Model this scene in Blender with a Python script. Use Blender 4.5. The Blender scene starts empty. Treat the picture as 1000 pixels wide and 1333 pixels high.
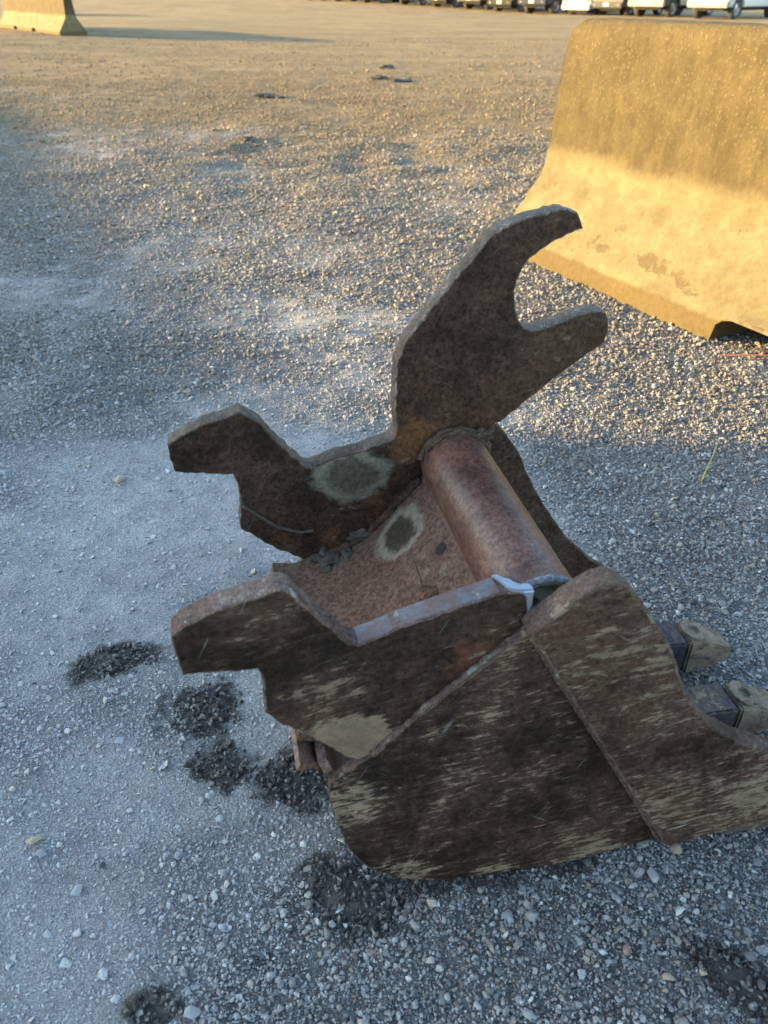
import bpy, bmesh, math, random
import numpy as np
from mathutils import Vector, Matrix, noise as mnoise
random.seed(7); rng = np.random.default_rng(7)
R = math.radians
S = bpy.context.scene
COL = S.collection

# ------------------------------------------------------------------ camera
cam = bpy.data.cameras.new('camera'); cam_o = bpy.data.objects.new('camera', cam); COL.objects.link(cam_o)
cam.sensor_fit = 'VERTICAL'; cam.sensor_height = 9.2; cam.lens = 6.9
cam_o.location = (0, 0, 0.9); cam_o.rotation_euler = (R(90 - 34.1), 0, 0)
cam.clip_start = 0.02; cam.clip_end = 3000
cam.dof.use_dof = True; cam.dof.focus_distance = 1.15; cam.dof.aperture_fstop = 1.9
S.camera = cam_o
# ------------------------------------------------------------------ light
SUN_EL = 8.5
SUN_AZ = Vector((-1.0, 0.08, 0)).normalized()          # horizontal direction towards the sun
W = bpy.data.worlds.new('World'); S.world = W; W.use_nodes = True
nt = W.node_tree; bg = nt.nodes['Background']
sky = nt.nodes.new('ShaderNodeTexSky'); sky.sky_type = 'NISHITA'; sky.sun_disc = False
sky.sun_elevation = R(SUN_EL); sky.sun_rotation = math.atan2(SUN_AZ.x, SUN_AZ.y)
sky.air_density = 1.0; sky.dust_density = 0.8; sky.ozone_density = 1.4
nt.links.new(sky.outputs[0], bg.inputs[0]); bg.inputs[1].default_value = 0.15
sun = bpy.data.lights.new('sun', 'SUN'); sun.energy = 3.6; sun.angle = R(0.53); sun.color = (1.0, 0.67, 0.25)
sun_o = bpy.data.objects.new('sun', sun); COL.objects.link(sun_o)
e = R(SUN_EL)
sun_o.rotation_euler = Vector((-SUN_AZ.x * math.cos(e), -SUN_AZ.y * math.cos(e), -math.sin(e))).to_track_quat('-Z', 'Y').to_euler()
S.view_settings.view_transform = 'Standard'; S.view_settings.look = 'None'
S.view_settings.exposure = 2.9; S.view_settings.gamma = 1.0; S.view_settings.use_curve_mapping = False
S.cycles.use_denoising = True; S.cycles.max_bounces = 6

# ------------------------------------------------------------------ node helpers
class NT:
    def __init__(s, name):
        s.m = bpy.data.materials.new(name); s.m.use_nodes = True
        s.t = s.m.node_tree; s.t.nodes.clear()
        s.out = s.t.nodes.new('ShaderNodeOutputMaterial')
        s.b = s.t.nodes.new('ShaderNodeBsdfPrincipled'); s.t.links.new(s.b.outputs[0], s.out.inputs[0])
    def put(s, sock, v):
        if isinstance(v, bpy.types.NodeSocket): s.t.links.new(v, sock)
        elif v is not None:
            if isinstance(v, (tuple, list)) and len(v) == 3 and sock.type == 'RGBA': v = (*v, 1)
            sock.default_value = v
    def tex(s, kind='Object'): return s.t.nodes.new('ShaderNodeTexCoord').outputs[kind]
    def pos(s): return s.t.nodes.new('ShaderNodeNewGeometry').outputs['Position']
    def attr(s, name, typ='GEOMETRY'):
        n = s.t.nodes.new('ShaderNodeAttribute'); n.attribute_name = name; n.attribute_type = typ; return n.outputs['Fac']
    def mapping(s, v, loc=(0, 0, 0), rot=(0, 0, 0), sc=(1, 1, 1)):
        n = s.t.nodes.new('ShaderNodeMapping'); s.put(n.inputs[0], v)
        n.inputs[1].default_value = loc; n.inputs[2].default_value = rot; n.inputs[3].default_value = sc
        return n.outputs[0]
    def noise(s, v, scale, detail=6, rough=0.6, dist=0.0):
        n = s.t.nodes.new('ShaderNodeTexNoise'); s.put(n.inputs['Vector'], v)
        n.inputs['Scale'].default_value = scale; n.inputs['Detail'].default_value = detail
        n.inputs['Roughness'].default_value = rough; n.inputs['Distortion'].default_value = dist
        return n.outputs['Fac']
    def voro(s, v, scale, feature='F1', out='Distance', rand=1.0):
        n = s.t.nodes.new('ShaderNodeTexVoronoi'); n.feature = feature; s.put(n.inputs['Vector'], v)
        n.inputs['Scale'].default_value = scale; n.inputs['Randomness'].default_value = rand
        return n.outputs[out]
    def m_(s, op, a, b=None, c=None, clamp=False):
        n = s.t.nodes.new('ShaderNodeMath'); n.operation = op; n.use_clamp = clamp
        s.put(n.inputs[0], a); s.put(n.inputs[1], b); s.put(n.inputs[2], c); return n.outputs[0]
    def step(s, v, lo, hi, a=0.0, b=1.0):
        n = s.t.nodes.new('ShaderNodeMapRange'); n.interpolation_type = 'SMOOTHSTEP'
        s.put(n.inputs[0], v); n.inputs[1].default_value = lo; n.inputs[2].default_value = hi
        n.inputs[3].default_value = a; n.inputs[4].default_value = b; return n.outputs[0]
    def mix(s, f, a, b):
        n = s.t.nodes.new('ShaderNodeMix'); n.data_type = 'RGBA'
        s.put(n.inputs[0], f); s.put(n.inputs[6], a); s.put(n.inputs[7], b); return n.outputs[2]
    def scale(s, col, f):
        n = s.t.nodes.new('ShaderNodeVectorMath'); n.operation = 'SCALE'; s.put(n.inputs[0], col); s.put(n.inputs[3], f); return n.outputs[0]
    def sep(s, v):
        n = s.t.nodes.new('ShaderNodeSeparateXYZ'); s.put(n.inputs[0], v); return n.outputs
    def blob(s, v, c, r0, r1, sc=(1, 1, 1)):
        "1 inside r0 of the point c, 0 outside r1"
        m = s.mapping(v, loc=(-c[0] * sc[0], -c[1] * sc[1], -c[2] * sc[2]), sc=sc)
        n = s.t.nodes.new('ShaderNodeVectorMath'); n.operation = 'LENGTH'; s.put(n.inputs[0], m)
        return s.step(n.outputs['Value'], r0, r1, 1.0, 0.0)
    def bump(s, h, strength=0.5, dist=0.002, prev=None):
        n = s.t.nodes.new('ShaderNodeBump'); n.inputs['Strength'].default_value = strength
        n.inputs['Distance'].default_value = dist; s.put(n.inputs['Height'], h)
        if prev is not None: s.put(n.inputs['Normal'], prev)
        return n.outputs[0]
    def done(s, col, rough=0.8, normal=None, metal=0.0, spec=0.5):
        s.put(s.b.inputs['Base Color'], col); s.put(s.b.inputs['Roughness'], rough)
        s.put(s.b.inputs['Metallic'], metal); s.put(s.b.inputs['Specular IOR Level'], spec)
        if normal is not None: s.put(s.b.inputs['Normal'], normal)
        return s.m

def plain(name, col, rough=0.6, metal=0.0, var=0.25, scale=30, spec=0.5):
    n = NT(name); v = n.tex()
    f = n.noise(v, scale, 6)
    c = n.scale(n.mix(0.0, col, col), n.step(f, 0.25, 0.75, 1 - var, 1 + var))
    return n.done(c, rough, n.bump(f, 0.15, 0.002), metal, spec)

# ------------------------------------------------------------------ object helpers
def link(o, parent=None):
    COL.objects.link(o)
    if parent is not None: o.parent = parent
    return o
def empty(name, loc=(0, 0, 0), rz=0.0):
    o = bpy.data.objects.new(name, None); o.empty_display_size = 0.1
    o.location = loc; o.rotation_euler = (0, 0, rz); return link(o)
def tag(o, label=None, cat=None, group=None, kind=None):
    if label: o['label'] = label
    if cat: o['category'] = cat
    if group: o['group'] = group
    if kind: o['kind'] = kind
    return o
def obj(name, bm, mats, parent=None, smooth=35):
    me = bpy.data.meshes.new(name); bm.normal_update(); bm.to_mesh(me); bm.free()
    for m in (mats if isinstance(mats, (list, tuple)) else [mats]): me.materials.append(m)
    if smooth:
        me.polygons.foreach_set('use_smooth', [True] * len(me.polygons)); me.set_sharp_from_angle(angle=R(smooth))
    return link(bpy.data.objects.new(name, me), parent)

def vnoise(x, y, lam, seed):
    "smooth value noise in [-1,1], vectorised"
    x = np.asarray(x, float) / lam + seed * 17.31; y = np.asarray(y, float) / lam + seed * 9.77
    xi = np.floor(x).astype(np.int64); yi = np.floor(y).astype(np.int64)
    fx = x - xi; fy = y - yi; fx = fx * fx * (3 - 2 * fx); fy = fy * fy * (3 - 2 * fy)
    def h(a, b):
        n = (a * 374761393 + b * 668265263 + seed * 974711) & 0x7fffffff
        n = ((n ^ (n >> 13)) * 1274126177) & 0x7fffffff
        n = (n ^ (n >> 16)) & 0xffff
        return n / 32767.5 - 1
    return (h(xi, yi) * (1 - fx) + h(xi + 1, yi) * fx) * (1 - fy) + (h(xi, yi + 1) * (1 - fx) + h(xi + 1, yi + 1) * fx) * fy
def sstep(v, a, b):
    t = np.clip((np.asarray(v, float) - a) / (b - a), 0, 1); return t * t * (3 - 2 * t)

# ------------------------------------------------------------------ ground
def terrain(x, y):
    "the broad lie of the yard"
    x = np.asarray(x, float); y = np.asarray(y, float)
    z = -0.10 * sstep(y, 18, 40) + 0.50 * sstep(y, 49, 71)
    z = z + 0.11 * sstep(-x, 3, 8) * sstep(y, 9, 19) * (1 - sstep(y, 30, 50))
    return z
def ground_z(x, y):
    r = np.hypot(x, y)
    z = terrain(x, y)
    z = z + 0.0035 * vnoise(x, y, .30, 1) + 0.0022 * vnoise(x, y, .11, 2) * (1 - sstep(r, 5, 9)) \
          + 0.0020 * vnoise(x, y, .045, 3) * (1 - sstep(r, 3, 5)) + 0.0012 * vnoise(x, y, .024, 4) * (1 - sstep(r, 2, 3))
    far = sstep(r, 2.2, 6)
    z = z + far * (0.010 * vnoise(x, y, 1.3, 5) + 0.006 * vnoise(x, y, .55, 6)) * (1 - sstep(r, 60, 120))
    # clods and ruts left of the middle distance
    z = z + 0.016 * np.clip(vnoise(x, y, .35, 8) - .35, 0, 1) * sstep(y, 2.2, 3.2)
    rough = np.exp(-((x + .2) / 1.7) ** 2 - ((y - 5.4) / 1.7) ** 2)
    z = z + rough * (.030 * np.clip(vnoise(x, y, .42, 31), -.2, 1) + .018 * vnoise(x, y, .19, 32))
    return z
def dust_field(x, y):
    "1 where the surface is packed pale dust, 0 where loose gravel lies open"
    x = np.asarray(x, float); y = np.asarray(y, float)
    d = 0.45 + 0.36 * vnoise(x, y * .8, .62, 11) + 0.30 * vnoise(x, y, .21, 12) + .22 * vnoise(x, y, .08, 13)
    d = d + 0.55 * np.exp(-(((x + .32) / .52) ** 2 + ((y - 1.30) / .40) ** 2))
    d = d + 0.38 * np.exp(-(((x + .45) / .34) ** 2 + ((y - .62) / .30) ** 2))
    d = d - 0.55 * np.exp(-(((x - .18) / .34) ** 2 + ((y - .43) / .13) ** 2))
    d = d - 0.50 * sstep(x, .12, .5) * sstep(y, .5, .8) * (1 - sstep(y, 2.6, 4))
    d = d - 0.35 * np.exp(-(((x + .55) / .7) ** 2 + ((y - 2.0) / .35) ** 2))
    d = d + 0.22 * sstep(y, 5, 9)
    d = d + 0.28 * np.exp(-(((x + 2.1) / .55) ** 2 + ((y - 5.3) / .45) ** 2))
    d = d - .38 * sstep(y, 2.6, 4.2) * (1 - sstep(y, 9, 13))
    return np.clip(d, 0, 1)

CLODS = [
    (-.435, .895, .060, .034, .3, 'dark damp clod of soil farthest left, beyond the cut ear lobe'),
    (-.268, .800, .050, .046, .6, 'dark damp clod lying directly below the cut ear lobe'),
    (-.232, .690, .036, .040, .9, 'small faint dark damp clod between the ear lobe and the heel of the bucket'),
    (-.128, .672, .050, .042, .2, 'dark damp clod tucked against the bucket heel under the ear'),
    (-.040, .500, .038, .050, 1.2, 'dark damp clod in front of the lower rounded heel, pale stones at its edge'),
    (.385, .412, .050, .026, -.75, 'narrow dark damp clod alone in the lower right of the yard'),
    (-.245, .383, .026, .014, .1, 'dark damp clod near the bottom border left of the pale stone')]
def damp_shade_field(x, y):
    "damp earth round each clod, plus shade painted under the bucket; ragged edges"
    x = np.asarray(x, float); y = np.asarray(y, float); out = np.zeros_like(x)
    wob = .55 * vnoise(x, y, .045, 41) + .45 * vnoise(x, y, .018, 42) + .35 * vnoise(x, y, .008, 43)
    for cx, cy, rx, ry, ro, _ in CLODS + [(.24, .548, .055, .018, .15, ''), (.10, .525, .10, .016, .12, '')]:  # the two extra ovals are painted shade under the bucket
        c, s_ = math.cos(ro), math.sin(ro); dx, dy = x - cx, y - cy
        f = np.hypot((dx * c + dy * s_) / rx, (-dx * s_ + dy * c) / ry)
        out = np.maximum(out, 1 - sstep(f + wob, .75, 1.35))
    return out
def spaced(lo, hi, fine_lo, fine_hi, step, grow):
    mid = list(np.arange(fine_lo, fine_hi + 1e-6, step))
    a, s, up = fine_hi, step, []
    while a < hi: s = min(s * grow, 40); a += s; up.append(a)
    a, s, dn = fine_lo, step, []
    while a > lo: s = min(s * grow, 40); a -= s; dn.append(a)
    return np.array(dn[::-1] + mid + up)
gx = spaced(-500, 500, -1.25, 1.35, .0105, 1.045); gy = spaced(-60, 900, .18, 2.3, .0105, 1.03)
X, Y = np.meshgrid(gx, gy); Z = ground_z(X, Y)
V = np.stack([X, Y, Z], -1).reshape(-1, 3); nx, ny = len(gx), len(gy)
i = np.arange(nx * ny).reshape(ny, nx)
F = np.stack([i[:-1, :-1], i[:-1, 1:], i[1:, 1:], i[1:, :-1]], -1).reshape(-1, 4)
me = bpy.data.meshes.new('ground'); me.vertices.add(len(V)); me.vertices.foreach_set('co', V.ravel())
me.loops.add(F.size); me.loops.foreach_set('vertex_index', F.ravel())
me.polygons.add(len(F)); me.polygons.foreach_set('loop_start', np.arange(0, F.size, 4)); me.polygons.foreach_set('loop_total', np.full(len(F), 4))
me.polygons.foreach_set('use_smooth', np.ones(len(F), bool)); me.update()
at = me.attributes.new('dust', 'FLOAT', 'POINT'); at.data.foreach_set('value', dust_field(X, Y).ravel().astype(np.float32))
at = me.attributes.new('damp', 'FLOAT', 'POINT'); at.data.foreach_set('value', damp_shade_field(X, Y).ravel().astype(np.float32))  # holds real damp and the bucket's painted shade
def gravel_colour(n, v, dust, tone):
    "stone greys to packed dust; v = coordinates"
    warm = n.noise(v, 1.1, 4)
    stone = n.mix(tone, (.040, .040, .041), (.22, .215, .20))
    stone = n.mix(n.step(warm, .45, .7, 0, .35), stone, (.22, .185, .14))
    dcol = n.mix(n.noise(v, 3.0, 8, .65), (.34, .336, .32), (.54, .536, .515))
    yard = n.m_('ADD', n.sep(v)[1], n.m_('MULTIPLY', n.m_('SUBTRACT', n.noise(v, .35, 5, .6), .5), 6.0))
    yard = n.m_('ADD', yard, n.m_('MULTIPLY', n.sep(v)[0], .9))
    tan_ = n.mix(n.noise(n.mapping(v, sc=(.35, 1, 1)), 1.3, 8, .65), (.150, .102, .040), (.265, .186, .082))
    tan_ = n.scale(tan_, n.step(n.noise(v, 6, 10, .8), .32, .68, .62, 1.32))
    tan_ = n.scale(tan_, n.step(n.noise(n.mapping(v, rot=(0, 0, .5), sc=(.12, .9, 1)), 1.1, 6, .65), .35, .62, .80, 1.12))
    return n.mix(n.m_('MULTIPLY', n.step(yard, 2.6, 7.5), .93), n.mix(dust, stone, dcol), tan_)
n = NT('gravel_ground'); v = n.pos()
dust = n.attr('dust')
cell = n.voro(v, 95, 'F1', 'Color'); cs = n.sep(cell)[0]
cell2 = n.voro(v, 38, 'F1', 'Color'); cs2 = n.sep(cell2)[0]
dist1 = n.voro(v, 95, 'F1'); dist2 = n.voro(v, 38, 'F1')
fine = n.noise(v, 260, 6, .7)
dm = n.m_('ADD', n.step(dust, .15, .95, 0.10, .95), n.m_('MULTIPLY', n.m_('SUBTRACT', fine, .5), .9), clamp=True)
tone = n.m_('ADD', n.m_('MULTIPLY', cs, .5), n.m_('MULTIPLY', cs2, .45))
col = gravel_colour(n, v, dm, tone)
col = n.scale(col, n.step(n.noise(v, 14, 8, .7), .25, .75, .78, 1.18))
patch = n.noise(n.mapping(v, sc=(.45, 1.1, 1)), .9, 6, .62)
col = n.scale(col, n.step(patch, .3, .7, .82, 1.15))
col = n.scale(col, n.step(n.noise(v, 420, 4, .7), .32, .68, .70, 1.28))
gap = n.voro(v, 150, 'DISTANCE_TO_EDGE'); gap2 = n.voro(v, 64, 'DISTANCE_TO_EDGE')
h = n.m_('ADD', n.m_('MULTIPLY', dist1, -.55), n.m_('MULTIPLY', dist2, -.9))
h = n.m_('ADD', h, n.m_('MULTIPLY', fine, 1.5))
h = n.m_('ADD', h, n.m_('MULTIPLY', n.noise(v, 110, 6, .7), 1.0))
h = n.m_('ADD', h, n.m_('MULTIPLY', n.step(gap, .0, .22), .5)); h = n.m_('ADD', h, n.m_('MULTIPLY', n.step(gap2, .0, .2), .6))
nor = n.bump(h, .95, .006)
nor = n.bump(n.noise(v, 28, 8, .7), .5, .02, nor)
col = n.mix(n.m_('MULTIPLY', n.attr('damp'), .9), col, n.mix(n.noise(v, 130, 5, .7), (.022, .019, .016), (.075, .067, .057)))  # darkens damp earth and paints the shade below the bucket
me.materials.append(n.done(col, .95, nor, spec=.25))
ground = tag(link(bpy.data.objects.new('ground', me)), kind='structure')

# unseen banks added at left, shaped to keep the sun off the near yard
n = NT('shade_bank'); v = n.tex()
bank_m = n.done(n.mix(n.noise(v, 2, 8, .7), (.12, .10, .075), (.30, .27, .22)), .95, n.bump(n.noise(v, 12, 8, .7), .8, .05))

# crest lines: the long bank runs down away from the camera, the tall one ends steeply level with the bucket
tanE = math.tan(e); BX = -14.0
def bank_h(y):      # height of the long bank: its crest's shadow reaches the yard along a slanting line
    xs = .25 + (y - 1.0 - 1.5) * (-4.75 / 8.8)
    return max(.15, (xs - BX) * tanE)
rows = [(BX, y) for y in np.arange(2.0, 25.1, .75)]
bm = bmesh.new(); prev = None
for x_, y_ in rows:
    h_ = bank_h(y_); ring = []
    for o_, f_ in ((-4, 0), (-2.6, .35), (-1.2, .78), (-.35, .98), (0, 1), (.4, .97), (1.2, .72), (2.2, .36), (3.2, 0)):
        ring.append(bm.verts.new((x_ + o_ * h_ / 1.75, y_, float(terrain(x_ + o_, y_)) - .04 + h_ * f_ + (.05 * mnoise.noise(Vector((o_, y_ * .9, 2))) if 0 < f_ < 1 else 0))))
    if prev:
        for q in range(8): bm.faces.new((prev[q], prev[q + 1], ring[q + 1], ring[q]))
    prev = ring
tag(obj('shade_bank', bm, bank_m), kind='structure')  # long bank, added out of view for its shadow
bm = bmesh.new(); prev = None
for y_, h_ in ((2.76, 0.1), (2.70, 3.0), (1.9, 3.3), (-2, 3.4), (-6, 3.2), (-10, 2.6), (-13, .1)):
    ring = [bm.verts.new((BX + o_, y_, -.05 + h_ * f_)) for o_, f_ in ((-5, 0), (-3, .55), (-1, .95), (0, 1), (.6, .97), (1.6, .6), (2.8, 0))]
    if prev:
        for q in range(6): bm.faces.new((prev[q], prev[q + 1], ring[q + 1], ring[q]))
    prev = ring
tag(obj('shade_bank_tall', bm, bank_m), kind='structure')  # tall bank, added unseen; steep end shapes the shadow edge

# ------------------------------------------------------------------ loose gravel (stuff, instanced)
def stone_mesh(name, seed, mat, flat=.7, npts=16, bev=.05):
    r = random.Random(seed); bm = bmesh.new()
    sx, sy, sz = 1, r.uniform(.6, .95), r.uniform(flat * .7, flat)
    for _ in range(npts):
        d = Vector((r.gauss(0, 1), r.gauss(0, 1), r.gauss(0, 1))).normalized() * r.uniform(.82, 1)
        bm.verts.new((d.x * sx * .5, d.y * sy * .5, d.z * sz * .5))
    res = bmesh.ops.convex_hull(bm, input=bm.verts)
    bmesh.ops.delete(bm, geom=list({g for g in res['geom_interior'] + res['geom_unused'] if isinstance(g, bmesh.types.BMVert)}), context='VERTS')
    bmesh.ops.bevel(bm, geom=bm.edges[:], offset=bev * .5, segments=1, affect='EDGES', clamp_overlap=True)
    me = bpy.data.meshes.new(name); bm.to_mesh(me); bm.free(); me.materials.append(mat)
    me.polygons.foreach_set('use_smooth', [True] * len(me.polygons)); me.set_sharp_from_angle(angle=R(38))
    return me
n = NT('gravel_stone'); v = n.pos()
tone = n.attr('tone', 'INSTANCER'); dst = n.attr('dust', 'INSTANCER'); hue = n.attr('hue', 'INSTANCER')
fine = n.noise(v, 420, 5, .7)
stone = n.mix(tone, (.035, .035, .036), (.40, .395, .375))
stone = n.mix(n.step(hue, .72, .95, 0, .75), stone, (.27, .215, .15))
stone = n.mix(n.step(hue, .965, .985), stone, (.50, .49, .46))
stone = n.mix(n.step(hue, .03, .015), stone, (.20, .12, .085))
up = n.sep(n.t.nodes.new('ShaderNodeNewGeometry').outputs['Normal'])[2]
dm = n.m_('MULTIPLY', dst, n.step(n.m_('ADD', n.m_('MULTIPLY', up, .6), fine), .35, 1.0))
stone = n.mix(dm, stone, (.385, .38, .362))
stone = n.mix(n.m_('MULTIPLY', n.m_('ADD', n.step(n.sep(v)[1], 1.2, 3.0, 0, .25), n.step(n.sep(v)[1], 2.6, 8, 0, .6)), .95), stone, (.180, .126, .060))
stone = n.mix(n.m_('MULTIPLY', n.attr('damp', 'INSTANCER'), .93), stone, n.mix(tone, (.016, .014, .0125), (.095, .087, .077)))  # stones darken where damp and in the painted bucket shade
stone = n.scale(stone, n.step(fine, .3, .7, .75, 1.25))
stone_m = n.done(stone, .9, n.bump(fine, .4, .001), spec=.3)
peb = []
for k in range(8):
    o = bpy.data.objects.new('pebble', stone_mesh('pebble', 40 + k, stone_m, .75 if k < 5 else .5)); peb.append(o)

HOLES = []      # footprints kept clear of instanced stones: (x, y, radius)
def scatter(y0, y1, per_m2, size, sig, big, thin=.72):
    w1 = .56 * (y1 * .83 + .6) + .35
    area = (y1 - y0) * 2 * w1; N = int(area * per_m2)
    x = rng.uniform(-w1, w1, N); y = rng.uniform(y0, y1, N)
    keep = np.abs(x) < .56 * (y * .83 + .6) + .3
    d = dust_field(x, y)
    keep &= rng.uniform(0, 1, N) < 1.0 - thin * sstep(d, .3, .9)
    x, y, d = x[keep], y[keep], d[keep]
    s = np.minimum(size * np.exp(rng.normal(0, sig, len(x))), big)
    return x, y, d, s
bands = [scatter(.12, 1.0, 62000, .0054, .44, .021), scatter(1.0, 1.9, 42000, .0062, .44, .022), scatter(1.9, 3.4, 19000, .0085, .42, .028),
         scatter(3.4, 6.0, 9000, .0110, .44, .034), scatter(6.0, 11, 1900, .0165, .42, .045), scatter(11, 21, 420, .024, .40, .06)]
bands += [scatter(.12, 1.15, 95000, .0030, .34, .006, .15), scatter(1.15, 2.2, 36000, .0040, .32, .008, .15)]
x, y, d, s = [np.concatenate(c) for c in zip(*bands)]
N = len(x)
z = ground_z(x, y) + s * (rng.uniform(-.22, .26, N) - .18 * d)
me = bpy.data.meshes.new('loose_gravel'); me.vertices.add(N); me.vertices.foreach_set('co', np.stack([x, y, z], -1).ravel())
def addattr(name, typ, arr, key='value'):
    a = me.attributes.new(name, typ, 'POINT'); a.data.foreach_set(key, np.ascontiguousarray(arr).ravel())
rot = np.stack([rng.normal(0, .5, N), rng.normal(0, .5, N), rng.uniform(0, 6.28, N)], -1)
clump = .5 + .5 * vnoise(x, y, .12, 21)
addattr('size', 'FLOAT', s.astype(np.float32)); addattr('rot', 'FLOAT_VECTOR', rot.astype(np.float32), 'vector')
addattr('pick', 'INT', rng.integers(0, 8, N).astype(np.int32))
addattr('tone', 'FLOAT', np.clip((rng.beta(1.5, 2.3, N) * .88 + .12 * clump) * (1 - .28 * sstep(y, 1.2, 2.2)), 0, 1).astype(np.float32))
addattr('damp', 'FLOAT', np.clip(damp_shade_field(x, y) + rng.normal(0, .12, N), 0, 1).astype(np.float32))  # damp at the clods, painted shade under the bucket
addattr('hue', 'FLOAT', rng.uniform(0, 1, N).astype(np.float32))
addattr('dust', 'FLOAT', np.clip(.10 + .85 * d + .22 * sstep(y, 1.4, 3.2) + rng.normal(0, .14, N), 0, 1).astype(np.float32))
g = bpy.data.node_groups.new('gravel_scatter', 'GeometryNodeTree')
g.interface.new_socket('Geometry', in_out='INPUT', socket_type='NodeSocketGeometry'); g.interface.new_socket('Geometry', in_out='OUTPUT', socket_type='NodeSocketGeometry')
gi = g.nodes.new('NodeGroupInput'); go = g.nodes.new('NodeGroupOutput'); iop = g.nodes.new('GeometryNodeInstanceOnPoints'); jn = g.nodes.new('GeometryNodeJoinGeometry')
for o in reversed(peb):
    oi = g.nodes.new('GeometryNodeObjectInfo'); oi.inputs[0].default_value = o; oi.inputs[1].default_value = True
    g.links.new(oi.outputs['Geometry'], jn.inputs[0])
def named(name, typ):
    a = g.nodes.new('GeometryNodeInputNamedAttribute'); a.data_type = typ; a.inputs[0].default_value = name; return a.outputs[0]
g.links.new(gi.outputs[0], iop.inputs['Points']); g.links.new(jn.outputs[0], iop.inputs['Instance']); iop.inputs['Pick Instance'].default_value = True
g.links.new(named('pick', 'INT'), iop.inputs['Instance Index']); g.links.new(named('rot', 'FLOAT_VECTOR'), iop.inputs['Rotation']); g.links.new(named('size', 'FLOAT'), iop.inputs['Scale'])
g.links.new(iop.outputs[0], go.inputs[0])
gravel = tag(link(bpy.data.objects.new('loose_gravel', me)), 'loose crushed grey gravel strewn over the packed yard', 'gravel', kind='stuff')
gravel.modifiers.new('scatter', 'NODES').node_group = g

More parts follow.
